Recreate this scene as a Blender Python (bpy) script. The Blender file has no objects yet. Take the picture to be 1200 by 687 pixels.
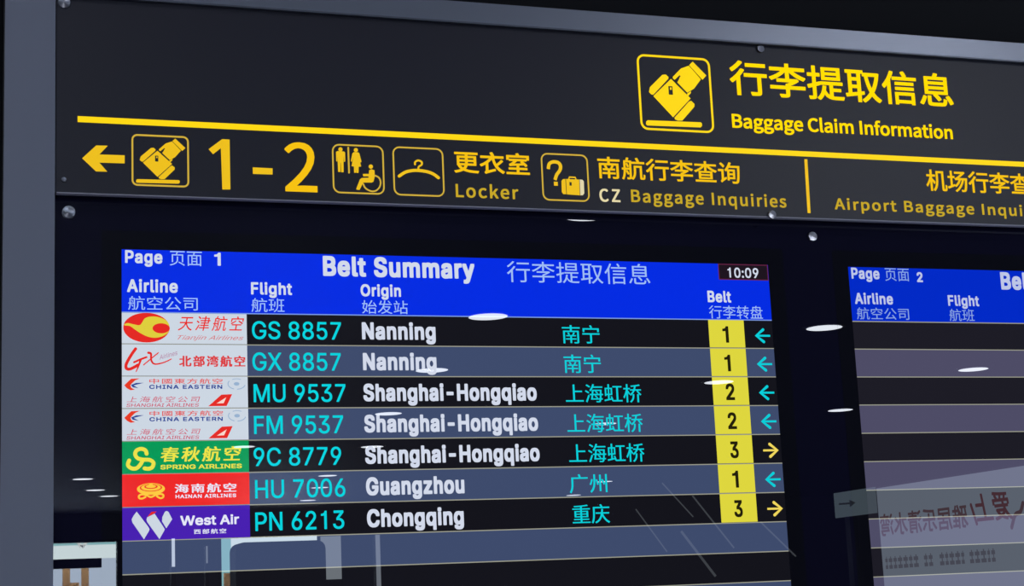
import bpy, bmesh, math, random
from mathutils import Vector, Matrix
from mathutils.geometry import delaunay_2d_cdt

# ------------------------------------------------------------------ camera, world, lights, exposure
SC = bpy.context.scene
COL = SC.collection
Z0 = 2.125                       # height of the top edge of the displays above the floor
CEIL = 4.025                     # hall ceiling height
CAM_LOC = (-0.25036, -2.41182, 1.60022)
CAM_ROT = [[0.946926, -0.016511, -0.321028], [-0.318363, -0.18629, -0.929484], [-0.044457, 0.982356, -0.181659]]
CAM_F = 1996.55

cam_data = bpy.data.cameras.new('camera')
cam_data.sensor_fit = 'HORIZONTAL'
cam_data.sensor_width = 36.0
cam_data.lens = CAM_F / 1200 * 36.0
cam_data.clip_start = 0.05
cam_data.clip_end = 200
cam = bpy.data.objects.new('camera', cam_data)
COL.objects.link(cam)
m4 = Matrix(CAM_ROT).to_4x4()
m4.translation = Vector(CAM_LOC)
cam.matrix_world = m4
SC.camera = cam

vs = SC.view_settings
vs.view_transform = 'Standard'
vs.look = 'None'
vs.exposure = 0.0
vs.gamma = 1.0
vs.use_curve_mapping = False
SC.display_settings.display_device = 'sRGB'
SC.cycles.use_denoising = True
SC.cycles.use_adaptive_sampling = False
SC.cycles.max_bounces = 6
SC.cycles.transparent_max_bounces = 8
SC.cycles.sample_clamp_indirect = 0.0

world = bpy.data.worlds.new('world')
SC.world = world
world.use_nodes = True
bg = world.node_tree.nodes['Background']
bg.inputs[0].default_value = (0.55, 0.62, 0.85, 1)
bg.inputs[1].default_value = 0.25

# lamps added to light the board and hall: x, y, power, size
FILL_LAMPS = [(-0.9, -2.6, 17, 0.6), (4.3, -5.1, 105, 0.8), (-7.0, -9.0, 40, 1.2), (-5.0, -24.0, 100, 1.6)]

def lin(c):
    return tuple(((v / 255) / 12.92 if v <= 10 else ((v / 255 + 0.055) / 1.055) ** 2.4) for v in c)

# ------------------------------------------------------------------ materials
MATS = {}
def surf(name, rgb, rough=0.5, metal=0.0, spec=0.5, bump=None):
    if name in MATS: return MATS[name]
    m = bpy.data.materials.new(name); m.use_nodes = True
    nt = m.node_tree; b = nt.nodes['Principled BSDF']
    b.inputs['Base Color'].default_value = (*lin(rgb), 1)
    b.inputs['Roughness'].default_value = rough
    b.inputs['Metallic'].default_value = metal
    b.inputs['Specular IOR Level'].default_value = spec
    if bump:
        tc = nt.nodes.new('ShaderNodeTexCoord'); mp = nt.nodes.new('ShaderNodeMapping')
        mp.inputs['Scale'].default_value = bump[1]
        nz = nt.nodes.new('ShaderNodeTexNoise'); nz.inputs['Scale'].default_value = bump[0]
        bp = nt.nodes.new('ShaderNodeBump'); bp.inputs['Strength'].default_value = bump[2]; bp.inputs['Distance'].default_value = 0.002
        nt.links.new(tc.outputs['Object'], mp.inputs['Vector']); nt.links.new(mp.outputs[0], nz.inputs['Vector'])
        nt.links.new(nz.outputs['Fac'], bp.inputs['Height']); nt.links.new(bp.outputs[0], b.inputs['Normal'])
    MATS[name] = m
    return m
def glow(name, rgb, k=1.0, raw=False):
    if name in MATS: return MATS[name]
    m = bpy.data.materials.new(name); m.use_nodes = True
    nt = m.node_tree; nt.nodes.clear()
    e = nt.nodes.new('ShaderNodeEmission'); o = nt.nodes.new('ShaderNodeOutputMaterial')
    e.inputs[0].default_value = (*(rgb if raw else lin(rgb)), 1); e.inputs[1].default_value = k
    nt.links.new(e.outputs[0], o.inputs[0])
    MATS[name] = m
    return m
def glow_vinyl(name, rgb, k=1.0):
    """backlit yellow vinyl: emits, and has a satin skin"""
    if name in MATS: return MATS[name]
    m = bpy.data.materials.new(name); m.use_nodes = True
    b = m.node_tree.nodes['Principled BSDF']
    b.inputs['Base Color'].default_value = (*[v * 0.12 for v in lin(rgb)], 1)
    b.inputs['Roughness'].default_value = 0.45
    b.inputs['Specular IOR Level'].default_value = 0.2
    b.inputs['Emission Color'].default_value = (*lin(rgb), 1)
    b.inputs['Emission Strength'].default_value = k
    MATS[name] = m
    return m
def sheen(nt, base):
    """mirror-smooth glass face over whatever lies under it"""
    mx = nt.nodes.new('ShaderNodeMixShader'); fr = nt.nodes.new('ShaderNodeFresnel'); fr.inputs['IOR'].default_value = 1.5
    gl = nt.nodes.new('ShaderNodeBsdfGlossy'); gl.inputs['Roughness'].default_value = 0.0; gl.inputs['Color'].default_value = (1, 1, 1, 1)
    o = nt.nodes.new('ShaderNodeOutputMaterial')
    nt.links.new(fr.outputs[0], mx.inputs[0]); nt.links.new(base.outputs[0], mx.inputs[1]); nt.links.new(gl.outputs[0], mx.inputs[2])
    nt.links.new(mx.outputs[0], o.inputs[0])
def glass_face(name, rgb, k=1.0):
    """picture seen through the polished cover glass"""
    if name in MATS: return MATS[name]
    m = bpy.data.materials.new(name); m.use_nodes = True
    nt = m.node_tree; nt.nodes.clear()
    e = nt.nodes.new('ShaderNodeEmission'); e.inputs[0].default_value = (*lin(rgb), 1); e.inputs[1].default_value = k
    sheen(nt, e); MATS[name] = m
    return m
def dark_glass(name, rgb):
    if name in MATS: return MATS[name]
    m = bpy.data.materials.new(name); m.use_nodes = True
    nt = m.node_tree; nt.nodes.clear()
    e = nt.nodes.new('ShaderNodeBsdfDiffuse'); e.inputs[0].default_value = (*lin(rgb), 1)
    sheen(nt, e); MATS[name] = m
    return m

# ------------------------------------------------------------------ mesh helpers (board millimetres: u right, v up from the display top, z towards the viewer)
def bw(u, v, z):
    return Vector((u / 1000, -z / 1000, Z0 + v / 1000))

class Geo:
    def __init__(s, conv=bw):
        s.bm = bmesh.new(); s.mats = []; s.conv = conv
    def mi(s, m):
        if m not in s.mats: s.mats.append(m)
        return s.mats.index(m)
    def face(s, pts, m):
        vs_ = [s.bm.verts.new(s.conv(*p)) for p in pts]
        f = s.bm.faces.new(vs_); f.material_index = s.mi(m); return f
    def poly(s, pts, z, m, thick=0.0):
        a = sum(pts[i][0] * pts[(i + 1) % len(pts)][1] - pts[(i + 1) % len(pts)][0] * pts[i][1] for i in range(len(pts)))
        if a < 0: pts = pts[::-1]
        s.face([(u, v, z + thick) for u, v in pts], m)
        if thick:
            n = len(pts)
            for i in range(n):
                p, q = pts[i], pts[(i + 1) % n]
                s.face([(p[0], p[1], z), (q[0], q[1], z), (q[0], q[1], z + thick), (p[0], p[1], z + thick)], m)
    def rect(s, u0, v0, u1, v1, z, m, thick=0.0):
        s.poly([(u0, v0), (u1, v0), (u1, v1), (u0, v1)], z, m, thick)
    def ell(s, cu, cv, ru, rv, z, m, thick=0.0, n=40):
        s.poly([(cu + ru * math.cos(2 * math.pi * i / n), cv + rv * math.sin(2 * math.pi * i / n)) for i in range(n)], z, m, thick)
    def stroke(s, pts, w, z, m, thick=0.0, smooth=True, cap=True, w1=None):
        if smooth and len(pts) > 2: pts = catmull(pts)
        n = len(pts); w1 = w if w1 is None else w1
        L_, R_ = [], []
        for i, p in enumerate(pts):
            a = pts[max(i - 1, 0)]; b = pts[min(i + 1, n - 1)]
            dx, dy = b[0] - a[0], b[1] - a[1]; d = math.hypot(dx, dy) or 1
            h = (w + (w1 - w) * i / (n - 1)) / 2
            L_.append((p[0] - dy / d * h, p[1] + dx / d * h)); R_.append((p[0] + dy / d * h, p[1] - dx / d * h))
        for i in range(n - 1):
            s.poly([L_[i], R_[i], R_[i + 1], L_[i + 1]], z, m, thick)
        if cap:
            s.ell(*pts[0], w / 2, w / 2, z, m, thick, 14); s.ell(*pts[-1], w1 / 2, w1 / 2, z, m, thick, 14)
    def ring(s, outer, inner, z, m, thick=0.0):
        n = len(outer)
        for i in range(n):
            j = (i + 1) % n
            s.face([(*inner[i], z + thick), (*outer[i], z + thick), (*outer[j], z + thick), (*inner[j], z + thick)], m)
            if thick:
                s.face([(*outer[i], z), (*outer[j], z), (*outer[j], z + thick), (*outer[i], z + thick)], m)
                s.face([(*inner[j], z), (*inner[i], z), (*inner[i], z + thick), (*inner[j], z + thick)], m)
    def box(s, a, b, m):
        (x0, y0, z0), (x1, y1, z1) = [min(p, q) for p, q in zip(a, b)], [max(p, q) for p, q in zip(a, b)]
        v = [(x, y, z) for x in (x0, x1) for y in (y0, y1) for z in (z0, z1)]
        vb = [s.bm.verts.new(s.conv(*p)) for p in v]
        for q in ((0, 1, 3, 2), (4, 6, 7, 5), (0, 4, 5, 1), (2, 3, 7, 6), (0, 2, 6, 4), (1, 5, 7, 3)):
            f = s.bm.faces.new([vb[i] for i in q]); f.material_index = s.mi(m)
    def text(s, body, box, z, m, offset=0.0, fat=0.0, shear=0.0, thick=0.0, ref=None, spacing=1.0):
        """Chinese lettering whose ink fills box (u0, v_top, u1, v_bottom); offset: stroke gain in em; ref: the leading part of body that fills it"""
        vs_, fs = glyphs(body, shear, spacing)
        rv = glyphs(ref, shear, spacing)[0] if ref else vs_
        x0, x1 = min(p[0] for p in rv), max(p[0] for p in rv); y0, y1 = min(p[1] for p in rv), max(p[1] for p in rv)
        U0, V1, U1, V0 = box
        b = max(0.0, offset) * (V1 - V0) / (y1 - y0); bx = b + fat / 2
        U0 += bx; U1 -= bx; V0 += b; V1 -= b
        sx, sy = (U1 - U0) / (x1 - x0), (V1 - V0) / (y1 - y0)
        s.put_bold([(U0 + (p[0] - x0) * sx, V0 + (p[1] - y0) * sy) for p in vs_], fs, z, m, thick, bx, b)
    def latin(s, body, box, z, m, font='G', bold=0.0, spacing=0, shear=0.0, thick=0.0, ref=None, rot=0.0, only=None):
        """drawn letters whose ink fills box (mm); bold: stroke gain in mm; only: index of the one word to build"""
        lay = layout(body, font, spacing, shear)
        x0, x1, y0, y1 = extent(layout(ref, font, spacing, shear) if ref else lay)
        U0, V1, U1, V0 = box
        U0 += bold; U1 -= bold; V0 += bold; V1 -= bold
        sx, sy = (U1 - U0) / (x1 - x0), (V1 - V0) / (y1 - y0)
        vs_, fs = [], []
        for w, v, f in lay:
            if only is not None and w != only: continue
            k = len(vs_); vs_ += [(U0 + (p[0] - x0) * sx, V0 + (p[1] - y0) * sy) for p in v]; fs += [[q + k for q in t] for t in f]
        cu, cv, cr, sr = (U0 + U1) / 2, (V0 + V1) / 2, math.cos(rot), math.sin(rot)
        if rot: vs_ = [(cu + (u - cu) * cr - (v - cv) * sr, cv + (u - cu) * sr + (v - cv) * cr) for u, v in vs_]
        s.put_bold(vs_, fs, z, m, thick, bold, bold)
    def put_bold(s, vs_, fs, z, m, thick, bx, by):
        for k in range(8 if max(bx, by) > 0 else 1):
            a = math.pi * k / 4; c = 1 if max(bx, by) > 0 else 0
            q = max(abs(math.cos(a)), abs(math.sin(a))); q = 1 / q if k % 2 == 0 else 0.92 / q
            s.put_flat([(u + c * bx * q * math.cos(a), v + c * by * q * math.sin(a)) for u, v in vs_], fs, z, m, thick)
    def put_flat(s, vs_, fs, z, m, thick):
        k = s.mi(m); edges = {}
        vv = [s.bm.verts.new(s.conv(u, v, z + thick)) for u, v in vs_]
        for f in fs:
            try:
                g = s.bm.faces.new([vv[i] for i in f]); g.material_index = k
            except ValueError: continue
            for a, b in zip(f, f[1:] + f[:1]): edges[(a, b)] = 1
        if thick:
            lo = [s.bm.verts.new(s.conv(u, v, z)) for u, v in vs_]
            for (a, b) in edges:
                if (b, a) not in edges:
                    g = s.bm.faces.new([vv[a], lo[a], lo[b], vv[b]]); g.material_index = k
    def build(s, name, parent=None, label=None):
        me = bpy.data.meshes.new(name)
        root = parent
        while root is not None and root.parent is not None: root = root.parent
        if root is not None:
            bmesh.ops.translate(s.bm, verts=s.bm.verts, vec=-root.location)
        s.bm.to_mesh(me); s.bm.free()
        for m in s.mats: me.materials.append(m)
        o = bpy.data.objects.new(name, me); COL.objects.link(o)
        if parent is not None: o.parent = parent
        if label: o['label'] = label
        return o

def catmull(pts, k=6):
    out = []
    P_ = [pts[0]] + list(pts) + [pts[-1]]
    for i in range(1, len(P_) - 2):
        p0, p1, p2, p3 = P_[i - 1:i + 3]
        for j in range(k):
            t = j / k
            out.append(tuple(0.5 * (2 * p1[a] + (p2[a] - p0[a]) * t + (2 * p0[a] - 5 * p1[a] + 4 * p2[a] - p3[a]) * t * t
                                    + (3 * p1[a] - p0[a] - 3 * p2[a] + p3[a]) * t ** 3) for a in (0, 1)))
    out.append(tuple(pts[-1]))
    return out

GLYPHS = {}
def glyphs(body, shear=0.0, spacing=1.0):
    key = (body, shear, spacing)
    if key not in GLYPHS:
        c = bpy.data.curves.new('lettering', 'FONT'); c.body = body; c.shear = shear
        c.resolution_u = 4; c.space_character = spacing; c.fill_mode = 'FRONT'
        o = bpy.data.objects.new('lettering', c); COL.objects.link(o)
        bpy.context.view_layer.update()
        ev = o.evaluated_get(bpy.context.evaluated_depsgraph_get()); me = ev.to_mesh()
        GLYPHS[key] = ([tuple(v.co[:2]) for v in me.vertices], [list(p.vertices) if p.normal.z >= 0 else list(p.vertices)[::-1] for p in me.polygons])
        ev.to_mesh_clear()
        bpy.data.objects.remove(o); bpy.data.curves.remove(c)
    return GLYPHS[key]

# ------------------------------------------------------------------ letter outlines (advance, then closed splines of x,y and the two handle offsets, 1/1000 em)
GROTESQUE = """ 188
-453|337,244,-74,0,0,-19 337,188,0,19,-74,0 114,188,74,0,0,19 114,244,0,-19,74,0
0453|227,-7,38,0,-38,0 130,24,27,-21,-27,21 69,113,14,-39,-14,39 48,254,0,-55,0,55 69,395,-14,-39,14,39 130,484,-27,-21,27,21 227,516,-38,0,38,0 323,484,-27,21,27,-21 384,395,-14,39,14,-39 405,254,0,55,0,-55 384,113,14,39,-14,-39 323,24,27,21,-27,-21|227,50,-25,0,25,0 290,74,-18,-16,18,16 330,144,-9,-30,9,30 344,254,0,-43,0,43 330,365,9,-30,-9,30 290,435,18,-16,-18,16 227,460,25,0,-25,0 163,435,17,16,-17,-16 123,365,9,30,-9,-30 109,254,0,43,0,-43 123,144,-9,30,9,-30 163,74,-17,16,17,-16
1453|212,0,0,0,0,0 278,0,0,0,0,0 278,509,0,0,0,0 228,509,0,0,0,0 216,468,0,0,0,0 192,444,0,0,0,0 155,430,0,0,0,0 108,424,0,0,0,0 108,380,0,0,0,0 212,388,0,0,0,0
2453|64,0,108,0,0,16 64,47,0,-16,57,60 234,229,-57,-60,19,20 282,282,-13,-15,13,15 311,327,-6,-14,6,14 320,371,0,-16,0,18 308,419,8,-13,-8,13 273,449,15,-7,-15,7 224,460,18,0,-20,0 172,447,14,8,-14,-8 139,413,8,15,-8,-15 127,362,0,20,-20,0 66,362,20,0,0,30 86,442,-14,-23,14,23 143,496,-24,-13,24,13 225,516,-30,0,30,0 306,497,-23,13,23,-13 361,445,-13,22,13,-22 381,372,0,27,0,-19 371,318,7,18,-7,-18 336,259,17,22,-17,-22 267,180,29,31,-38,-40 153,60,38,40,0,-1 153,57,0,1,79,0 389,57,-79,0,0,-19 389,0,0,19,-108,0
3453|218,-7,34,0,-31,0 133,10,26,-11,-26,11 70,57,16,-21,-16,21 44,132,2,-29,22,0 109,132,-22,0,2,-18 126,87,-10,12,10,-12 165,59,-16,6,16,-6 219,50,-20,0,21,0 275,61,-17,-7,17,7 315,93,-10,-14,10,14 329,145,0,-20,0,19 316,196,9,-16,-9,16 275,234,19,-9,-19,9 201,248,30,0,-15,0 157,248,15,0,0,17 157,299,0,-17,44,50 288,448,-44,-50,0,1 288,452,0,-1,-73,0 70,452,73,0,0,19 70,509,0,-19,101,0 372,509,-101,0,0,-16 372,461,0,16,-54,-61 211,278,54,61,0,4 211,289,0,-4,38,4 308,276,-27,13,27,-13 371,222,-15,23,15,-23 393,145,0,29,0,-30 370,66,15,23,-15,-23 309,12,26,13,-26,-13
4453|40,105,125,0,0,18 40,158,0,-18,69,117 247,509,-69,-117,21,0 311,509,-21,0,-67,-114 109,166,67,114,0,-1 109,163,0,1,102,0 413,163,-102,0,0,-19 413,105,0,19,-125,0|282,0,20,0,0,40 282,121,0,-40,0,8 282,146,0,-8,0,57 282,318,0,-57,20,0 343,318,-20,0,0,-106 343,0,0,106,-20,0
5453|221,-7,33,0,-30,0 140,11,24,-12,-24,12 83,60,14,-21,-14,21 60,130,1,-26,21,0 122,130,-21,0,1,-15 138,89,-9,12,9,-12 173,60,-14,7,14,-7 221,50,-18,0,20,0 276,64,-16,-10,16,10 314,104,-9,-17,9,17 328,162,0,-22,0,22 314,221,9,-17,-9,17 275,262,17,-10,-17,10 218,277,21,0,-17,0 167,268,17,6,-17,-6 128,246,10,9,-20,2 67,253,20,-2,10,85 96,509,-10,-85,90,0 366,509,-90,0,0,-19 366,452,0,19,-72,0 151,452,72,0,-6,-50 134,301,6,50,1,0 136,301,-1,0,11,10 178,325,-16,-6,16,6 229,334,-18,0,23,0 294,321,-20,8,20,-8 345,285,-14,15,14,-15 379,231,-8,21,8,-21 391,163,0,25,0,-33 369,76,15,26,-15,-26 309,15,25,15,-25,-15
6453|226,-7,31,0,-32,0 142,15,24,-14,-24,14 84,74,14,-25,-14,25 64,162,0,-33,0,24 80,239,-11,-27,11,27 137,340,-28,-41,38,56 252,509,-38,-56,23,0 322,509,-23,0,-57,-83 151,261,57,83,-2,0 145,261,2,0,5,10 165,288,-9,-8,9,8 196,307,-12,-5,12,5 235,314,-14,0,31,0 316,295,-23,13,23,-13 370,240,-13,24,13,-24 389,157,0,32,0,-32 368,73,14,25,-14,-25 310,14,24,14,-24,-14|226,48,-20,0,20,0 279,63,-15,-9,15,9 314,101,-9,-16,9,16 327,157,0,-21,0,21 314,213,9,-16,-9,16 279,251,15,-9,-15,9 226,265,20,0,-20,0 174,252,15,9,-15,-9 138,214,9,16,-9,-16 125,158,0,21,0,-21 138,102,-9,17,9,-17 174,63,-15,9,15,-9
7453|97,0,23,0,75,149 323,448,-75,-149,0,1 323,452,0,-1,-87,0 62,452,87,0,0,19 62,509,0,-19,109,0 391,509,-109,0,0,-20 391,449,0,20,-75,-150 165,0,75,150,-23,0
8453|226,-7,34,0,-34,0 136,11,26,-12,-26,12 74,62,15,-21,-15,21 52,135,0,-28,0,22 65,195,-9,-18,9,18 101,241,-15,-12,15,12 153,265,-19,-3,0,1 153,267,0,-1,-25,6 93,308,15,-21,-15,21 70,380,0,-27,0,26 90,450,-13,-20,13,20 146,498,-23,-12,23,12 226,516,-30,0,30,0 306,498,-23,12,23,-12 361,450,-14,20,14,-20 382,380,0,26,0,-27 359,308,15,21,-15,-21 300,267,24,6,0,-1 300,265,0,1,19,-3 351,241,-15,12,15,-12 387,195,-9,18,9,-18 401,135,0,22,0,-28 378,62,15,21,-15,-21 317,11,26,12,-26,-12|226,49,-23,0,23,0 285,60,-16,-7,16,7 323,91,-9,-13,9,13 337,139,0,-18,0,19 322,189,10,-14,-10,14 283,223,17,-8,-17,8 226,235,21,0,-21,0 169,223,17,8,-17,-8 130,189,10,14,-10,-14 115,139,0,19,0,-18 129,91,-9,13,9,-13 167,60,-17,7,17,-7|226,290,-18,0,18,0 274,300,-14,-7,14,7 307,330,-8,-13,8,13 319,376,0,-17,0,17 308,420,8,-13,-8,13 275,449,14,-7,-14,7 226,460,18,0,-19,0 177,449,14,7,-14,-7 145,420,8,13,-8,-13 133,376,0,17,0,-17 145,330,-8,13,8,-13 178,300,-14,7,14,-7
9453|226,516,-31,0,32,0 310,494,-24,14,24,-14 368,434,-14,25,14,-25 389,347,0,33,0,-24 373,270,11,27,-11,-27 315,168,28,41,-38,-56 200,0,38,56,-23,0 130,0,23,0,57,83 301,248,-57,-83,2,0 307,248,-2,0,-5,-10 287,221,9,8,-9,-8 257,202,12,5,-12,-5 218,195,14,0,-31,0 137,214,23,-13,-23,13 83,269,13,-24,-13,24 64,352,0,-32,0,32 85,436,-14,-25,14,25 143,494,-24,-14,24,14|226,460,20,0,-19,0 174,446,15,9,-15,-9 138,407,9,16,-9,-16 125,352,0,21,0,-21 138,295,-9,16,9,-16 174,257,-15,9,15,-9 226,243,-19,0,20,0 279,257,-15,-9,15,9 314,295,-9,-16,9,16 327,350,0,-21,0,21 314,407,9,-17,-9,17 279,446,15,-9,-15,9
:188|95,-4,13,0,-13,0 63,9,9,-9,-9,9 50,41,0,-13,0,13 63,73,-9,-9,9,9 95,87,-13,0,13,0 128,73,-9,9,9,-9 141,41,0,13,0,-13 128,9,9,9,-9,-9|95,271,13,0,-13,0 63,284,9,-9,-9,9 50,316,0,-13,0,13 63,349,-9,-9,9,9 95,362,-13,0,13,0 128,349,-9,9,9,-9 141,316,0,13,0,-13 128,284,9,9,-9,-9
A480|16,0,23,0,62,170 201,509,-62,-170,25,0 276,509,-25,0,62,-170 463,0,-62,170,-23,0 395,0,23,0,-36,101 287,302,36,-101,-7,19 264,372,9,-28,-9,28 232,478,13,-43,4,0 245,478,-4,0,-13,-43 213,371,9,28,-9,-28 191,302,6,18,-35,-101 85,0,35,101,-23,0|110,142,87,0,0,19 110,199,0,-19,87,0 370,199,-87,0,0,-19 370,142,0,19,-87,0
B456|60,0,62,0,0,170 60,509,0,-170,60,0 241,509,-60,0,35,0 329,491,-23,12,23,-12 381,442,-11,20,11,-20 398,374,0,25,0,-22 387,320,8,14,-8,-14 356,286,13,9,-13,-9 315,267,15,4,0,-1 315,262,0,1,16,-1 363,245,-16,10,16,-10 402,203,-10,18,10,-18 418,136,0,26,0,-26 400,67,12,21,-12,-21 344,18,25,12,-25,-12 247,0,40,0,-62,0|125,57,0,58,40,0 245,57,-40,0,40,0 330,80,-17,-15,17,15 355,137,0,-23,0,17 342,184,9,-14,-9,14 306,218,16,-9,-16,9 248,231,22,0,-41,0 125,231,41,0,0,-58|125,285,0,55,38,0 238,285,-38,0,19,0 288,296,-15,-7,15,7 323,326,-9,-13,9,13 336,372,0,-18,0,23 313,429,16,-15,-16,15 240,452,33,0,-38,0 125,452,38,0,0,-55
C510|267,-7,26,0,-44,0 150,25,34,-21,-34,21 70,115,20,-39,-20,39 40,254,0,-53,0,54 70,393,-20,-39,20,39 150,484,-34,-21,34,21 267,516,-44,0,26,0 340,504,-23,8,23,-8 402,471,-18,15,18,-15 448,418,-12,21,12,-21 473,348,-5,26,-22,0 408,348,22,0,-4,18 389,395,9,-13,-9,13 357,428,13,-9,-13,9 315,449,15,-5,-15,5 267,456,17,0,-31,0 184,432,25,16,-25,-16 125,364,14,30,-14,-30 103,254,0,43,0,-43 125,145,-14,30,14,-30 184,76,-25,16,25,-16 267,53,-31,0,17,0 315,60,-15,-5,15,5 357,81,-13,-9,13,9 389,114,-9,-13,9,13 408,160,-4,-17,22,0 473,160,-22,0,-4,-26 448,91,12,21,-12,-21 402,38,18,15,-18,-15 341,5,23,8,-23,-8
D502|219,0,52,0,-41,0 96,0,41,0,0,19 96,57,0,-19,40,0 215,57,-40,0,41,0 318,81,-27,-16,27,16 379,149,-13,-30,13,30 399,255,0,-41,0,41 379,361,13,-29,-13,29 320,428,26,-16,-26,16 221,452,39,0,-43,0 93,452,43,0,0,19 93,509,0,-19,44,0 225,509,-44,0,50,0 353,478,-35,20,35,-20 433,391,-19,38,19,-38 462,255,0,53,0,-53 433,119,19,38,-19,-38 351,31,36,20,-36,-20|125,509,-22,0,0,-170 125,0,0,170,-22,0 60,0,22,0,0,170 60,509,0,-170,22,0
E419|60,0,105,0,0,170 60,509,0,-170,104,0 372,509,-104,0,0,-19 372,452,0,19,-83,0 125,452,83,0,0,-55 125,286,0,55,77,0 355,286,-77,0,0,-19 355,229,0,19,-77,0 125,229,77,0,0,-57 125,57,0,57,84,0 375,57,-84,0,0,-19 375,0,0,19,-105,0
F410|60,0,22,0,0,170 60,509,0,-170,103,0 369,509,-103,0,0,-19 369,452,0,19,-81,0 125,452,81,0,0,-58 125,278,0,58,74,0 346,278,-74,0,0,-19 346,221,0,19,-74,0 125,221,74,0,0,-74 125,0,0,74,-22,0
G520|269,-7,41,0,-45,0 149,25,34,-21,-34,21 69,116,19,-39,-19,39 40,254,0,-53,0,54 69,393,-19,-39,19,39 149,484,-34,-21,34,21 265,516,-43,0,27,0 340,504,-23,8,23,-8 403,469,-18,15,18,-15 449,416,-12,20,12,-20 474,349,-5,25,-22,0 408,349,22,0,-5,17 387,393,9,-13,-9,13 356,427,12,-9,-12,9 315,448,15,-5,-15,5 265,456,18,0,-30,0 183,432,24,16,-24,-16 125,364,14,30,-14,-30 103,254,0,43,0,-43 125,145,-14,30,14,-30 184,76,-25,16,25,-16 269,53,-31,0,29,0 345,71,-22,-12,22,12 396,123,-12,-23,12,23 415,202,0,-30,6,-1 434,199,-6,1,-51,0 283,199,51,0,0,19 283,256,0,-19,65,0 478,256,-65,0,0,-19 478,200,0,19,0,-42 451,91,18,31,-18,-31 377,19,31,17,-31,-17
H517|60,0,22,0,0,170 60,509,0,-170,22,0 125,509,-22,0,0,-73 125,289,0,73,89,0 392,289,-89,0,0,73 392,509,0,-73,22,0 457,509,-22,0,0,-170 457,0,0,170,-22,0 392,0,22,0,0,77 392,232,0,-77,-89,0 125,232,89,0,0,-77 125,0,0,77,-22,0
I300|31,0,79,0,0,19 31,57,0,-19,29,0 118,57,-29,0,0,132 118,452,0,-132,-29,0 31,452,29,0,0,19 31,509,0,-19,79,0 269,509,-79,0,0,-19 269,452,0,19,-29,0 183,452,29,0,0,-132 183,57,0,132,29,0 269,57,-29,0,0,-19 269,0,0,19,-79,0
L393|60,0,100,0,0,170 60,509,0,-170,22,0 125,509,-22,0,0,-151 125,57,0,151,79,0 361,57,-79,0,0,-19 361,0,0,19,-100,0
M628|60,0,21,0,0,170 60,509,0,-170,30,0 152,509,-30,0,42,-107 277,187,-42,107,3,-8 287,159,-4,11,4,-11 299,123,-4,13,4,-13 311,84,-4,13,4,-13 322,49,-3,10,-5,0 307,49,5,0,3,10 318,83,-4,-13,4,13 330,121,-4,-13,4,13 342,158,-4,-11,4,11 352,187,-3,-8,41,107 476,509,-41,-107,30,0 568,509,-30,0,0,-170 568,0,0,170,-21,0 504,0,21,0,0,97 504,291,0,-97,0,11 504,327,0,-13,0,13 505,369,0,-15,0,15 506,413,0,-15,0,15 507,457,0,-14,2,0 513,457,-2,0,-5,-16 498,409,5,16,-5,-16 482,363,5,15,-5,-15 467,322,5,12,-5,-12 456,291,3,8,-38,-97 342,0,38,97,-19,0 286,0,19,0,-39,97 170,291,39,-97,-3,8 159,321,4,-12,-4,12 145,361,5,-15,-5,15 129,408,5,-16,-5,16 112,457,6,-17,2,0 119,457,-2,0,0,-13 120,416,0,15,0,-15 121,372,0,15,0,-15 122,328,0,14,0,-14 122,291,0,11,0,-97 122,0,0,97,-21,0
N523|60,0,22,0,0,170 60,509,0,-170,25,0 136,509,-25,0,69,-109 343,183,-69,109,5,-8 363,151,-8,13,8,-13 388,107,-9,16,9,-16 414,55,-9,18,-3,0 405,54,3,0,-2,19 401,108,1,-18,-1,18 399,157,0,-15,0,15 399,195,0,-10,0,105 399,509,0,-105,22,0 463,509,-22,0,0,-170 463,0,0,170,-25,0 387,0,25,0,-62,97 202,290,62,-97,-8,13 177,331,9,-14,-9,14 148,381,11,-19,-11,19 108,452,16,-28,4,1 119,454,-4,-1,1,-25 122,384,-1,21,1,-21 124,328,0,16,0,-16 125,291,0,9,0,-97 125,0,0,97,-22,0
O533|267,-7,44,0,-44,0 150,25,34,-21,-34,21 70,115,20,-39,-20,39 40,254,0,-53,0,54 70,393,-20,-39,20,39 150,484,-34,-21,34,21 267,516,-44,0,44,0 384,484,-34,21,34,-21 464,393,-19,39,19,-39 493,254,0,54,0,-53 464,115,19,39,-19,-39 384,25,34,21,-34,-21|267,53,-30,0,30,0 349,76,-25,-15,25,15 408,144,-15,-30,15,30 430,254,0,-43,0,44 408,365,15,-30,-15,30 349,433,25,-15,-25,15 267,456,30,0,-30,0 184,433,25,15,-25,-15 125,364,15,30,-15,-30 103,254,0,43,0,-43 125,144,-15,30,15,-30 184,76,-25,15,25,-15
P445|60,0,22,0,0,170 60,509,0,-170,58,0 235,509,-58,0,39,0 332,487,-26,14,26,-14 390,430,-13,24,13,-24 409,348,0,30,0,-30 390,265,13,24,-13,-24 332,207,26,14,-26,-14 235,186,39,0,-42,0 109,186,42,0,0,19 109,242,0,-19,41,0 233,242,-41,0,27,0 297,256,-16,-9,16,9 333,294,-8,-16,8,16 344,348,0,-20,0,20 333,402,8,-16,-8,16 297,439,17,-9,-17,9 232,452,27,0,-36,0 125,452,36,0,0,-151 125,0,0,151,-22,0
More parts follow.
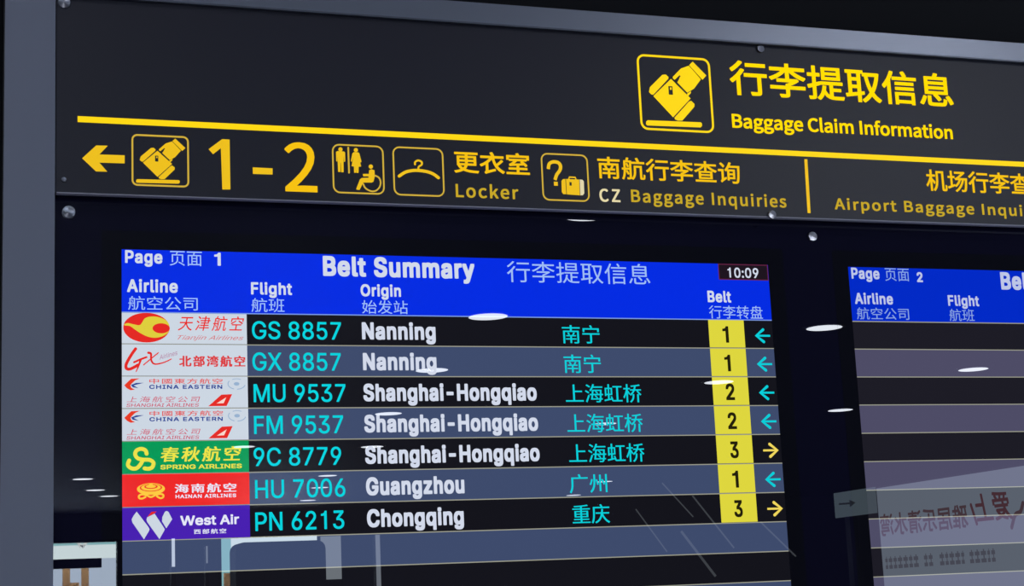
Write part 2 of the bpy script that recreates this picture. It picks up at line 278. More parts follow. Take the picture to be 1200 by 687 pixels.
R449|60,0,22,0,0,170 60,509,0,-170,59,0 236,509,-59,0,39,0 333,489,-26,13,26,-13 390,433,-13,24,13,-24 409,352,0,30,0,-30 390,271,13,23,-13,-23 333,217,26,13,-26,-13 236,198,39,0,-47,0 96,198,47,0,0,19 96,255,0,-19,46,0 234,255,-46,0,26,0 298,267,-16,-8,16,8 334,300,-8,-15,8,15 345,352,0,-20,0,20 334,405,8,-15,-8,15 298,440,17,-8,-17,8 233,452,27,0,-36,0 125,452,36,0,0,-151 125,0,0,151,-22,0|353,0,25,0,-41,76 230,229,41,-76,24,0 303,229,-24,0,42,-76 428,0,-42,76,-25,0
S447|224,-9,39,0,-37,0 128,9,27,-12,-27,12 64,60,15,-22,-15,22 38,137,2,-29,22,0 104,137,-22,0,2,-20 123,88,-11,13,11,-13 166,59,-18,6,18,-6 224,49,-20,0,23,0 286,60,-18,-7,18,7 329,92,-11,-14,11,14 346,139,0,-18,0,16 332,179,9,-10,-9,10 296,205,15,-7,-15,7 245,222,19,-5,-20,6 184,239,20,-6,-42,12 86,289,23,-22,-23,22 52,372,0,-34,0,29 75,448,-15,-22,15,22 138,498,-26,-12,26,12 227,516,-33,0,34,0 316,498,-26,12,26,-12 377,449,-15,21,15,-21 401,378,-1,26,-21,0 337,378,21,0,-3,25 302,437,21,-14,-21,14 225,459,31,0,-22,0 167,448,17,7,-17,-7 129,418,9,13,-9,-13 115,376,0,16,0,-17 131,334,-11,11,11,-11 169,308,-15,6,15,-6 212,293,-14,4,17,-5 264,279,-17,5,15,-4 312,264,-17,7,17,-7 359,238,-15,11,15,-11 395,198,-9,16,9,-16 408,139,0,23,0,-28 386,64,15,22,-15,-22 323,11,28,13,-28,-13
T449|32,452,54,0,0,19 32,509,0,-19,128,0 417,509,-128,0,0,-19 417,452,0,19,-53,0 257,452,53,0,0,-151 257,0,0,151,-21,0 193,0,21,0,0,151 193,452,0,-151,-54,0
U517|259,-8,40,0,-40,0 154,15,30,-16,-30,16 85,80,16,-27,-16,27 60,173,0,-35,0,112 60,509,0,-112,21,0 124,509,-21,0,0,-110 124,178,0,110,0,-24 141,113,-11,19,11,-19 187,68,-20,11,20,-11 259,52,-28,0,28,0 331,68,-20,-11,20,11 377,113,-11,-19,11,19 393,178,0,-24,0,110 393,509,0,-110,22,0 457,509,-22,0,0,-112 457,173,0,112,0,-35 433,80,16,27,-16,-27 363,15,30,16,-30,-16
W686|155,0,25,0,-46,170 16,509,46,-170,22,0 82,509,-22,0,27,-104 163,196,-27,104,4,-17 175,145,-4,17,4,-17 187,94,-4,18,4,-18 197,40,-3,18,-3,0 189,40,3,0,3,18 200,94,-4,-18,4,18 211,145,-4,-17,4,17 224,196,-4,-17,27,104 306,509,-27,-104,24,0 380,509,-24,0,27,-104 462,196,-27,104,5,-17 474,145,-4,17,4,-17 486,94,-4,18,4,-18 497,40,-3,18,-3,0 488,40,3,0,3,18 499,94,-4,-18,4,18 510,145,-4,-17,4,17 523,196,-4,-17,27,104 603,509,-27,-104,22,0 670,509,-22,0,-46,-170 530,0,46,170,-25,0 455,0,25,0,-29,108 368,323,29,-108,-6,21 351,391,5,-24,-5,24 336,475,5,-31,5,0 350,475,-5,0,-5,-30 335,395,5,24,-5,-24 318,323,7,24,-29,-108 230,0,29,108,-25,0
X474|18,0,24,0,66,95 217,284,-66,-95,0,-16 217,236,0,16,-63,91 29,509,63,-91,25,0 104,509,-25,0,25,-36 178,400,-25,36,10,-15 204,361,-7,11,7,-11 223,329,-6,11,6,-11 243,292,-7,14,-4,0 232,292,4,0,7,14 252,329,-6,-11,6,11 272,361,-7,-11,7,11 298,400,-10,-15,25,36 374,509,-25,-36,24,0 446,509,-24,0,-62,-90 259,239,62,90,0,16 259,287,0,-16,66,-96 456,0,-66,96,-25,0 382,0,25,0,-30,43 292,129,30,-43,-9,14 268,165,7,-10,-7,10 250,195,6,-10,-6,10 230,231,7,-14,5,0 244,231,-5,0,-7,-13 225,196,6,10,-6,-10 206,166,7,10,-7,-10 182,129,10,14,-30,-43 91,0,30,43,-24,0
a389|160,-9,22,0,-24,0 94,5,20,-9,-20,9 48,45,11,-17,-11,17 30,108,0,-25,0,22 43,161,-9,-14,9,14 78,193,-14,-8,14,8 125,211,-18,-4,18,4 178,220,-18,-2,23,3 234,227,-14,-2,14,2 265,235,-7,-4,7,4 276,255,0,-9,0,1 276,257,0,-1,0,16 267,297,6,-11,-6,11 240,322,12,-6,-12,6 196,331,18,0,-18,0 149,322,13,6,-13,-6 118,301,8,9,-8,-9 100,274,4,9,-20,6 41,291,20,-6,9,23 79,346,-16,-14,16,14 133,375,-20,-6,20,6 194,384,-20,0,14,0 239,379,-16,3,16,-3 286,360,-15,9,15,-9 322,320,-10,18,10,-18 337,251,0,28,0,-84 337,0,0,84,-20,0 277,0,20,0,0,17 277,52,0,-17,-1,0 272,52,1,0,-4,-9 252,25,9,9,-9,-9 215,1,15,6,-15,-6|170,45,-15,0,23,0 228,59,-16,-9,16,9 263,93,-8,-14,8,14 276,138,0,-16,0,17 276,190,0,-17,-3,-3 259,182,8,2,-8,-2 231,176,11,2,-11,-2 200,171,10,1,-10,-1 175,168,6,1,-15,-2 134,159,13,4,-13,-4 103,139,8,8,-8,-8 92,105,0,15,0,-13 102,72,-7,9,7,-9 130,52,-12,5,12,-5
d424|195,-8,23,0,-32,0 111,16,24,-16,-24,16 55,84,14,-29,-14,29 34,189,0,-40,0,40 55,293,-14,-29,14,29 112,361,-24,-16,24,16 196,384,-32,0,24,0 253,373,-15,8,15,-8 287,346,-8,10,8,-10 306,319,-4,8,1,0 311,319,-1,0,0,63 311,509,0,-63,20,0 372,509,-20,0,0,-170 372,0,0,170,-20,0 313,0,20,0,0,20 313,59,0,-20,-2,0 307,59,2,0,-5,-8 287,31,9,10,-9,-10 252,4,15,8,-15,-8|205,47,-23,0,23,0 263,65,-16,-12,16,12 299,115,-8,-21,8,21 312,189,0,-28,0,28 300,263,8,-21,-8,21 263,312,16,-12,-16,12 205,330,23,0,-24,0 145,311,16,12,-16,-12 108,261,8,21,-8,-21 96,189,0,27,0,-27 109,117,-8,22,8,-22 145,66,-16,13,16,-13
e404|212,-8,26,0,-37,0 117,16,27,-16,-27,16 56,85,14,-29,-14,29 34,187,0,-39,0,39 55,290,-14,-30,14,30 115,359,-26,-17,26,17 205,384,-34,0,21,0 266,374,-20,7,20,-7 319,341,-16,15,16,-15 357,282,-9,24,9,-24 371,194,0,34,0,-8 371,169,0,8,-99,0 75,169,99,0,0,17 75,221,0,-17,88,0 338,221,-88,0,-9,-6 310,202,9,6,0,25 298,269,8,-19,-8,19 263,314,15,-11,-15,11 205,330,23,0,-23,0 146,313,16,11,-16,-11 109,270,9,18,-9,-18 96,211,0,21,0,-11 96,178,0,11,0,-28 110,106,-10,20,10,-20 151,61,-17,10,17,-10 212,46,-23,0,15,0 254,53,-12,-4,12,4 285,73,-9,-9,9,9 306,105,-5,-13,20,-5 365,91,-20,5,-6,-20 335,39,14,15,-14,-15 283,4,21,8,-21,-8
g425|207,-151,31,0,-28,0 134,-140,21,-7,-21,7 82,-110,14,-12,-14,12 51,-69,8,-15,17,10 101,-41,-17,-10,5,-8 122,-66,-8,9,8,-9 154,-88,-14,6,14,-6 207,-97,-21,0,31,0 282,-75,-19,-15,19,15 311,-6,0,-31,0,25 311,68,0,-25,-2,0 306,68,2,0,-5,-8 287,41,8,10,-8,-10 252,16,15,7,-15,-7 195,5,24,0,-30,0 113,27,24,-15,-24,15 55,90,14,-28,-14,28 34,191,0,-40,0,39 55,293,-14,-29,14,29 112,361,-24,-16,24,16 196,384,-31,0,24,0 253,373,-15,8,15,-8 288,346,-8,10,8,-10 308,319,-5,8,2,0 313,319,-2,0,0,20 313,379,0,-20,20,0 372,379,-20,0,0,-129 372,-9,0,129,0,-33 350,-90,15,21,-15,-21 291,-136,25,10,-25,-10|205,59,-23,0,23,0 264,75,-16,-11,16,11 300,121,-8,-20,8,20 312,193,0,-28,0,27 300,264,8,-20,-8,20 264,312,16,-12,-16,12 205,330,23,0,-24,0 145,312,16,12,-16,-12 109,262,8,21,-8,-21 96,193,0,26,0,-27 109,123,-8,20,8,-20 145,76,-16,11,16,-11
h410|114,227,0,22,0,-76 114,0,0,76,-20,0 53,0,20,0,0,170 53,509,0,-170,20,0 114,509,-20,0,0,-74 114,287,0,74,-4,0 102,287,4,0,12,35 152,362,-22,-15,22,15 227,384,-29,0,26,0 295,369,-19,11,19,-11 341,321,-11,21,11,-21 357,240,0,32,0,-80 357,0,0,80,-20,0 296,0,20,0,0,78 296,235,0,-78,0,30 273,304,15,-17,-15,17 210,329,27,0,-18,0 161,317,15,8,-15,-8 126,283,8,15,-8,-15
i167|53,0,20,0,0,126 53,379,0,-126,20,0 114,379,-20,0,0,-126 114,0,0,126,-20,0|84,443,12,0,-12,0 54,455,8,-8,-8,8 41,483,0,-11,0,11 54,512,-8,-8,8,8 84,524,-12,0,12,0 114,512,-8,8,8,-8 126,483,0,11,0,-11 114,455,8,8,-8,-8
j167|53,379,0,-136,20,0 114,379,-20,0,0,-136 114,-30,0,136,0,-23 102,-90,8,17,-8,-17 65,-129,16,9,-16,-9 4,-143,24,0,-5,0 -10,-143,5,0,0,19 -10,-87,0,-19,4,0 2,-87,-4,0,18,0 40,-72,-8,-10,8,10 53,-29,0,-19,0,136|83,443,12,0,-12,0 53,455,8,-8,-8,8 41,483,0,-11,0,11 53,512,-8,-8,8,8 83,524,-12,0,12,0 114,512,-8,8,8,-8 126,483,0,11,0,-11 114,455,8,8,-8,-8
l189|139,-2,8,0,-29,0 74,20,14,-15,-14,15 53,84,0,-28,0,141 53,509,0,-141,20,0 114,509,-20,0,0,-137 114,99,0,137,0,-17 120,62,-4,7,4,-7 146,52,-13,0,6,0 160,53,-3,0,3,0 170,54,-3,-1,4,-17 181,3,-4,17,-5,-1 162,-1,7,1,-7,-1
m610|53,0,20,0,0,126 53,379,0,-126,20,0 112,379,-20,0,0,-28 112,295,0,28,-2,0 108,295,2,0,5,20 132,346,-11,-13,11,13 172,376,-15,-7,15,7 219,386,-16,0,28,0 287,361,-17,17,17,-17 321,295,-5,27,-3,0 312,295,3,0,5,19 337,343,-12,-14,12,14 381,375,-17,-8,17,8 437,386,-20,0,22,0 497,372,-18,10,18,-10 541,328,-11,19,11,-19 557,255,0,30,0,-85 557,0,0,85,-20,0 496,0,20,0,0,85 496,254,0,-85,0,28 473,313,15,-12,-15,12 419,330,20,0,-17,0 374,320,13,7,-13,-7 345,290,7,13,-7,-13 335,247,0,16,0,-82 335,0,0,82,-20,0 274,0,20,0,0,87 274,260,0,-87,0,21 253,311,14,-13,-14,13 199,330,22,0,-15,0 158,320,13,7,-13,-7 126,289,8,14,-8,-14 114,238,0,20,0,-79 114,0,0,79,-20,0
n410|114,227,0,22,0,-76 114,0,0,76,-20,0 53,0,20,0,0,126 53,379,0,-126,20,0 112,379,-20,0,0,-31 112,287,0,31,-3,0 102,287,3,0,12,35 152,362,-22,-15,22,15 227,384,-29,0,26,0 295,369,-19,11,19,-11 341,321,-11,21,11,-21 357,240,0,32,0,-80 357,0,0,80,-20,0 296,0,20,0,0,78 296,235,0,-78,0,30 273,304,15,-17,-15,17 210,329,27,0,-18,0 161,317,15,8,-15,-8 126,283,8,15,-8,-15
o415|207,-8,35,0,-34,0 117,16,26,-16,-26,16 56,85,15,-29,-15,29 34,187,0,-39,0,40 56,291,-15,-29,15,29 117,360,-26,-16,26,16 207,384,-34,0,35,0 299,360,-26,16,26,-16 359,291,-14,29,14,-29 381,187,0,40,0,-39 359,85,14,29,-14,-29 299,16,26,16,-26,-16|207,46,-25,0,25,0 270,66,-17,-13,17,13 307,117,-8,-21,8,21 319,187,0,-25,0,25 307,258,8,-22,-8,22 270,310,17,-13,-17,13 207,330,25,0,-25,0 145,310,16,13,-16,-13 108,258,8,22,-8,-22 96,187,0,26,0,-25 108,117,-8,21,8,-21 145,66,-16,13,16,-13
p424|53,-143,20,0,0,174 53,379,0,-174,20,0 112,379,-20,0,0,-20 112,319,0,20,2,0 118,319,-2,0,5,8 137,346,-8,-10,8,10 171,373,-15,-8,15,8 229,384,-24,0,32,0 313,361,-24,16,24,-16 370,293,-14,29,14,-29 390,189,0,40,0,-40 370,84,14,29,-14,-29 313,16,24,16,-24,-16 229,-8,32,0,-23,0 173,4,15,-8,-15,8 138,31,8,-10,-8,10 118,59,5,-8,-1,0 114,59,1,0,0,-67 114,-143,0,67,-20,0|220,47,-23,0,23,0 279,66,-16,-13,16,13 316,117,-8,-22,8,22 328,189,0,-27,0,27 316,261,8,-21,-8,21 280,311,16,-12,-16,12 220,330,24,0,-23,0 161,312,16,12,-16,-12 125,263,8,21,-8,-21 113,189,0,28,0,-28 125,115,-8,21,8,-21 162,65,-16,12,16,-12
q424|372,-143,0,174,-20,0 311,-143,20,0,0,67 311,59,0,-67,-1,0 306,59,1,0,-5,-8 287,31,8,10,-8,-10 252,4,15,8,-15,-8 195,-8,23,0,-32,0 111,16,24,-16,-24,16 55,84,14,-29,-14,29 34,189,0,-40,0,40 55,293,-14,-29,14,29 112,361,-24,-16,24,16 196,384,-32,0,24,0 253,373,-15,8,15,-8 287,346,-8,10,8,-10 307,319,-5,8,2,0 313,319,-2,0,0,20 313,379,0,-20,20,0 372,379,-20,0,0,-174|205,47,-23,0,23,0 263,65,-16,-12,16,12 299,115,-8,-21,8,21 312,189,0,-28,0,28 300,263,8,-21,-8,21 263,312,16,-12,-16,12 205,330,23,0,-24,0 145,311,16,12,-16,-12 108,261,8,21,-8,-21 96,189,0,27,0,-27 109,117,-8,22,8,-22 145,66,-16,13,16,-13
r259|53,0,20,0,0,126 53,379,0,-126,20,0 112,379,-20,0,0,-19 112,321,0,19,1,0 115,321,-1,0,7,19 152,367,-18,-12,18,12 213,385,-23,0,5,0 229,384,-6,0,6,0 243,384,-3,0,0,-20 243,322,0,20,-2,0 230,324,7,-1,-7,1 207,326,8,0,-18,0 159,315,14,7,-14,-7 126,284,8,13,-8,-13 114,237,0,18,0,-79 114,0,0,79,-20,0
s365|182,-8,29,0,-26,0 112,3,20,-8,-20,8 62,38,13,-15,-13,15 36,94,4,-22,19,4 94,107,-19,-4,5,-21 124,60,-15,10,15,-10 181,45,-23,0,26,0 244,62,-16,-11,16,11 268,103,0,-16,0,13 254,136,9,-9,-9,9 212,155,19,-4,-21,5 149,170,21,-5,-34,8 72,208,17,-17,-17,17 47,274,0,-27,0,22 65,332,-12,-17,12,17 115,370,-21,-9,21,9 187,384,-27,0,26,0 254,372,-19,8,19,-8 299,339,-11,14,11,-14 324,290,-5,19,-19,-4 268,277,19,4,-5,14 243,316,12,-11,-12,11 187,333,24,0,-23,0 131,317,15,10,-15,-10 109,277,0,16,0,-14 124,243,-10,9,10,-9 172,223,-22,5,19,-5 229,209,-19,5,35,-8 306,171,-17,17,17,-17 331,107,0,26,0,-22 312,47,13,17,-13,-17 260,6,23,10,-23,-10
t227|204,379,-66,0,0,-17 204,327,0,17,-66,0 6,327,66,0,0,17 6,379,0,-17,66,0|65,471,0,-126,20,0 126,471,-20,0,0,-125 126,98,0,125,0,-17 136,61,-7,8,7,-8 170,50,-16,0,4,0 185,51,-6,-1,6,1 202,54,-5,-1,4,-17 213,2,-4,17,-6,-2 192,-3,8,1,-8,-1 168,-4,8,0,-33,0 92,21,18,-17,-18,17 65,93,0,-31,0,126
u410|182,-5,28,0,-25,0 115,11,19,-11,-19,11 69,59,11,-21,-11,21 53,139,0,-32,0,80 53,379,0,-80,20,0 114,379,-20,0,0,-78 114,144,0,78,0,-30 137,75,-15,17,15,-17 200,50,-27,0,18,0 249,62,-14,-8,14,8 283,97,-8,-15,8,15 296,153,0,-22,0,76 296,379,0,-76,20,0 357,379,-20,0,0,-126 357,0,0,126,-20,0 298,0,20,0,0,31 298,92,0,-31,3,0 307,92,-3,0,-12,-35 257,17,22,15,-22,-15
y389|47,-139,4,-2,5,18 61,-86,-5,-18,3,-1 71,-87,-3,1,12,-3 104,-89,-10,-2,10,2 130,-74,-8,-8,8,8 151,-36,-6,-17,4,11 163,-1,-4,-11,-48,127 17,379,48,-127,22,0 84,379,-22,0,27,-75 165,155,-27,75,8,-23 187,87,-6,23,6,-23 206,21,-7,21,-7,0 184,21,7,0,6,21 202,87,-6,-23,6,23 224,155,-8,-23,27,75 305,379,-27,-75,22,0 371,379,-22,0,-56,-146 204,-58,56,146,-8,-20 177,-107,11,13,-11,-13 139,-136,14,6,-14,-6 91,-145,18,0,-10,0 65,-143,8,-1,-8,1
z380|42,0,99,0,0,15 42,46,0,-15,71,91 254,320,-71,-91,0,1 254,323,0,-1,-69,0 48,323,69,0,0,19 48,379,0,-19,95,0 333,379,-95,0,0,-16 333,331,0,16,-69,-90 126,60,69,90,0,-1 126,56,0,1,71,0 339,56,-71,0,0,-19 339,0,0,19,-99,0"""
HUMANIST = """ 78
-121|16,86,0,8,30,0 106,86,-30,0,0,8 106,110,0,-8,-30,0 16,110,30,0,0,-8
1194|31,0,0,9,47,0 172,0,-47,0,0,9 172,27,0,-9,-17,0 120,27,17,0,0,77 120,257,0,-77,-8,0 96,257,8,0,-14,-8 42,238,23,4,0,-7 42,218,0,7,15,0 88,218,-15,0,0,-64 88,27,0,64,-19,0 31,27,19,0,0,-9
2194|15,0,0,6,54,0 177,0,-54,0,0,9 177,28,0,-9,-24,0 106,28,24,0,-13,0 64,25,13,1,60,57 165,186,0,-51,0,46 90,261,46,0,-33,0 14,224,21,23,6,-6 33,206,-6,6,14,17 86,235,-21,0,32,0 133,185,0,29,0,-44 15,19,81,70,0,-6
A213|1,0,29,86,11,0 34,0,-11,0,8,26 59,78,-8,-26,31,0 153,78,-31,0,8,-26 177,0,-8,26,11,0 211,0,-11,0,-29,86 124,257,29,-86,-12,0 88,257,12,0,-29,-86|67,104,26,0,4,13 79,144,-4,-13,9,29 105,230,-8,-30,0,0 106,230,0,0,8,-30 132,144,-9,29,4,-13 145,104,-4,13,-26,0
B230|35,0,0,86,27,0 117,0,-27,0,57,0 214,75,0,-50,0,35 162,137,30,-6,0,1 162,138,0,-1,24,8 200,194,0,-26,0,45 111,257,52,0,-25,0 35,257,25,0,0,-86|68,148,13,0,0,28 68,231,0,-28,13,0 107,231,-13,0,40,0 168,190,0,30,0,-26 106,148,44,0,-13,0|68,26,15,0,0,32 68,123,0,-32,15,0 112,123,-15,0,45,0 182,76,0,32,0,-35 112,26,44,0,-15,0
C223|132,-5,-64,0,33,0 211,32,-20,-23,-6,7 193,53,6,-7,-16,-18 133,24,25,0,-49,0 54,129,0,-65,0,64 134,233,-48,0,22,0 187,209,-14,14,6,7 204,230,-6,-7,-15,16 134,261,31,0,-65,0 20,128,0,83,0,-83
I103|35,0,0,86,11,0 68,0,-11,0,0,86 68,257,0,-86,-11,0 35,257,11,0,0,-86
L190|35,0,0,86,48,0 180,0,-48,0,0,9 180,28,0,-9,-37,0 68,28,37,0,0,76 68,257,0,-76,-11,0 35,257,11,0,0,-86
Z211|18,0,0,7,59,0 195,0,-59,0,0,9 195,28,0,-9,-46,0 57,28,46,0,45,70 193,237,-45,-70,0,6 193,257,0,-6,-54,0 30,257,54,0,0,-9 30,229,0,9,41,0 153,229,-41,0,-45,-70 18,20,45,70,0,-7
a197|76,-5,-32,0,23,0 139,23,-18,-15,0,0 140,23,0,0,1,-8 143,0,-1,8,9,0 169,0,-9,0,0,39 169,117,0,-39,0,47 103,195,47,0,-31,0 29,170,17,11,4,-7 41,148,-4,7,15,10 98,168,-22,0,31,0 137,120,0,25,-81,-9 21,49,0,41,0,-34|85,21,18,0,-19,0 51,51,0,-22,0,25 137,99,-64,-7,0,-18 137,46,0,18,-19,-16
c179|107,-5,-50,0,23,0 169,19,-17,-15,-5,7 155,41,5,-7,-12,-11 110,22,18,0,-35,0 51,95,0,-44,0,44 111,168,-35,0,15,0 149,152,-11,10,5,7 165,173,-5,-7,-13,12 110,195,25,0,-49,0 18,95,0,63,0,-63
e194|109,-5,-51,0,26,0 172,15,-16,-11,-4,7 160,36,4,-7,-14,-9 113,21,19,0,-36,0 50,88,2,-41,43,0 178,88,-43,0,1,5 179,106,0,-7,0,54 103,195,49,0,-43,0 18,95,0,62,0,-63|49,110,34,0,4,38 104,169,-27,0,30,0 151,110,0,39,-34,0
f114|12,164,0,8,9,0 37,164,-9,0,0,-55 37,0,0,55,11,0 69,0,-11,0,0,55 69,164,0,-55,13,0 110,164,-13,0,0,9 110,190,0,-9,-13,0 69,190,13,0,0,10 69,220,0,-10,0,25 96,258,-18,0,7,0 118,252,-7,4,2,8 125,277,-2,-8,-9,4 93,283,12,0,-38,0 37,221,0,39,0,-10 37,190,0,10,-9,-1 12,188,9,1,0,-8
g197|96,-88,-46,0,59,0 193,-22,0,-35,0,32 126,23,44,0,-12,0 89,23,12,0,-26,0 56,44,0,-12,0,11 68,67,-7,-6,8,-4 96,60,-9,0,39,0 166,126,0,-41,0,16 150,166,9,-9,13,0 189,166,-13,0,0,8 189,190,0,-8,-22,0 123,190,22,0,-7,3 96,195,11,0,-38,0 25,127,0,42,0,-23 50,76,-13,10,0,0 50,75,0,0,-10,-7 29,39,0,16,0,-15 46,8,-10,6,0,-1 46,6,0,1,-18,-11 18,-37,0,16,0,-33|96,82,22,0,-22,0 56,127,0,-28,0,28 96,172,-22,0,23,0 137,127,0,28,0,-28|101,-65,37,0,-35,0 46,-32,0,-20,0,11 65,0,-14,-10,8,-2 90,-3,-7,0,11,0 123,-3,-11,0,25,0 161,-27,0,18,0,-20
i96|32,0,0,63,11,0 64,0,-11,0,0,63 64,190,0,-63,-11,0 32,190,11,0,0,-63|48,229,-13,0,13,0 70,251,0,-13,0,12 48,271,13,0,-13,0 27,251,0,12,0,-13
k193|32,0,0,93,11,0 64,0,-11,0,0,17 64,50,0,-17,12,14 99,92,-12,-14,19,-31 155,0,-19,31,12,0 190,0,-12,0,-24,38 118,113,24,-38,21,26 181,190,-21,-26,-12,0 146,190,12,0,-27,-33 65,90,27,33,0,0 64,90,0,0,0,63 64,279,0,-63,-11,0 32,279,11,0,0,-93
l99|66,-5,-24,0,9,0 84,-2,-5,-1,-2,8 80,23,2,-8,-4,-1 73,22,2,0,-5,0 64,36,0,-10,0,81 64,279,0,-81,-11,0 32,279,11,0,0,-80 32,38,0,80,0,-27
m324|32,0,0,63,11,0 64,0,-11,0,0,46 64,138,0,-46,17,20 112,167,-14,0,24,0 147,116,0,36,0,-39 147,0,0,39,11,0 179,0,-11,0,0,46 179,138,0,-46,18,20 227,167,-15,0,24,0 263,116,0,36,0,-39 263,0,0,39,11,0 294,0,-11,0,0,40 294,120,0,-40,0,48 237,195,39,0,-23,0 174,159,20,21,-8,22 121,195,29,0,-23,0 62,162,17,18,0,0 62,162,0,0,-1,9 58,190,1,-9,-9,0 32,190,9,0,0,-63
n214|32,0,0,63,11,0 64,0,-11,0,0,46 64,138,0,-46,19,19 116,167,-20,0,25,0 152,116,0,36,0,-39 152,0,0,39,11,0 184,0,-11,0,0,40 184,120,0,-40,0,48 126,195,40,0,-26,0 62,162,18,18,0,0 62,162,0,0,-1,9 58,190,1,-9,-9,0 32,190,9,0,0,-63
o212|106,-5,-47,0,47,0 194,95,0,-63,0,63 106,195,47,0,-47,0 18,95,0,63,0,-63|106,22,33,0,-33,0 51,95,0,-44,0,44 106,168,-33,0,33,0 161,95,0,44,0,-44
p217|32,-80,0,90,11,0 64,-80,-11,0,0,21 64,-16,0,-21,0,11 63,18,0,-11,17,-14 116,-5,-17,0,43,0 199,98,0,-65,0,59 123,195,49,0,-22,0 62,168,17,14,0,0 62,168,0,0,-1,7 58,190,1,-7,-9,0 32,190,9,0,0,-90|111,22,32,0,-13,0 64,42,17,-15,0,33 64,142,0,-33,18,17 115,168,-16,0,36,0 165,98,0,42,0,-47
q217|153,-80,0,23,11,0 185,-80,-11,0,0,90 185,190,0,-90,-9,0 159,190,9,0,-1,-6 156,172,1,6,0,0 155,172,0,0,-17,15 101,195,22,0,-43,0 19,95,0,62,0,-63 97,-5,-48,0,22,0 154,22,-15,-15,-1,-12 153,-13,1,12,0,-23|104,22,18,0,-33,0 51,95,0,-46,0,43 106,168,-30,0,16,0 153,148,-16,14,0,-33 153,48,0,33,-16,-18
r136|32,0,0,63,11,0 64,0,-11,0,0,41 64,122,0,-41,13,32 112,166,-16,0,8,0 131,163,-6,2,2,9 137,191,-2,-9,-6,3 116,195,8,0,-21,0 62,155,13,24,0,0 62,155,0,0,-1,12 58,190,1,-12,-9,0 32,190,9,0,0,-63
s164|82,-5,-27,0,45,0 151,52,0,-31,0,36 93,110,28,-10,-21,8 52,143,0,-18,0,15 88,170,-24,0,17,0 131,153,-13,9,5,7 146,173,-5,-7,-14,12 87,195,23,0,-42,0 22,141,0,30,0,-33 77,86,-27,10,21,-8 120,50,0,19,0,-16 83,20,25,0,-23,0 27,43,17,-14,-5,-7 11,22,5,7,18,-15
t132|92,-5,-40,0,12,0 127,2,-11,-4,-2,8 121,27,2,-8,-6,-3 99,21,7,0,-22,0 70,58,0,-23,0,35 70,164,0,-35,17,0 121,164,-17,0,0,9 121,190,0,-9,-17,0 70,190,17,0,0,18 70,244,0,-18,-9,0 43,244,9,0,-1,-18 40,190,1,18,-10,-1 9,188,10,1,0,-8 9,164,0,8,9,0 38,164,-9,0,0,-35 38,59,0,35,0,-38
u213|88,-5,-40,0,26,0 151,30,-18,-21,0,0 152,30,0,0,1,-10 154,0,-1,10,9,0 181,0,-9,0,0,63 181,190,0,-63,-11,0 149,190,11,0,0,-45 149,55,0,45,-18,-22 97,23,20,0,-25,0 62,74,0,-35,0,39 62,190,0,-39,-11,0 29,190,11,0,0,-40 29,70,0,40,0,-49"""
def read_font(t):
    d = {}
    for ln in t.split('\n'):
        if not ln: continue
        p = ln[1:].split('|')
        d[ln[0]] = (int(p[0]), [[tuple(int(k) for k in q.split(',')) for q in sp.split(' ')] for sp in p[1:]])
    return d
FONTS = {'G': read_font(GROTESQUE), 'H': read_font(HUMANIST)}
FILLED = {}
def letter(font, ch):
    """a letter filled by the nonzero rule: verts and triangles in 1/1000 em"""
    if (font, ch) in FILLED: return FILLED[(font, ch)]
    loops = []
    for sp in FONTS[font][ch][1]:
        pl = []
        for a, b in zip(sp, sp[1:] + sp[:1]):
            p0, p1, p2, p3 = Vector(a[:2]), Vector(a[:2]) + Vector(a[4:6]), Vector(b[:2]) + Vector(b[2:4]), Vector(b[:2])
            d = p3 - p0
            n = 1 if d.length < 1e-6 or abs(d.cross(p1 - p0)) + abs(d.cross(p2 - p0)) < 2 * d.length else 5
            for k in range(n):
                t = k / n
                pl.append(p0 * (1 - t) ** 3 + p1 * 3 * t * (1 - t) ** 2 + p2 * 3 * t * t * (1 - t) + p3 * t ** 3)
        loops.append(pl)
    vs_, es = [], []
    for pl in loops:
        k = len(vs_); vs_ += pl; es += [(k + i, k + (i + 1) % len(pl)) for i in range(len(pl))]
    if not vs_:
        FILLED[(font, ch)] = ([], []); return [], []
    r = delaunay_2d_cdt(vs_, es, [], 0, 0.01)
    keep = []
    for f in r[2]:
        c = sum((r[0][i] for i in f), Vector((0, 0))) / len(f); w = 0
        for pl in loops:
            for a, b in zip(pl, pl[1:] + pl[:1]):
                if (a.y <= c.y) != (b.y <= c.y):
                    if a.x + (c.y - a.y) * (b.x - a.x) / (b.y - a.y) > c.x: w += 1 if b.y > a.y else -1
        if w:
            a, b, d = (r[0][i] for i in f)
            keep.append(list(f) if (b - a).cross(d - a) > 0 else list(f)[::-1])
    FILLED[(font, ch)] = ([tuple(v) for v in r[0]], keep)
    return FILLED[(font, ch)]
def layout(body, font, spacing=0, shear=0.0):
    """(word index, verts, triangles) of every letter, set along the base line"""
    x, out, F = 0, [], FONTS[font]
    for w, word in enumerate(body.split(' ')):
        for ch in word:
            vs_, fs = letter(font, ch)
            if fs: out.append((w, [(p[0] + x + shear * p[1], p[1]) for p in vs_], fs))
            x += F[ch][0] + spacing
        x += F[' '][0] + spacing
    return out
def extent(lay):
    xs = [p[0] for _, v, _f in lay for p in v]; ys = [p[1] for _, v, _f in lay for p in v]
    return min(xs), max(xs), min(ys), max(ys)

def thing(name, label, cat, loc, group=None):
    o = bpy.data.objects.new(name, None); COL.objects.link(o)
    o.empty_display_size = 0.1
    o.location = loc; o['label'] = label; o['category'] = cat
    if group: o['group'] = group
    return o
def struct(name, g):
    o = g.build(name); o['kind'] = 'structure'; return o
def world_xyz(x, y, z): return Vector((x, y, z))

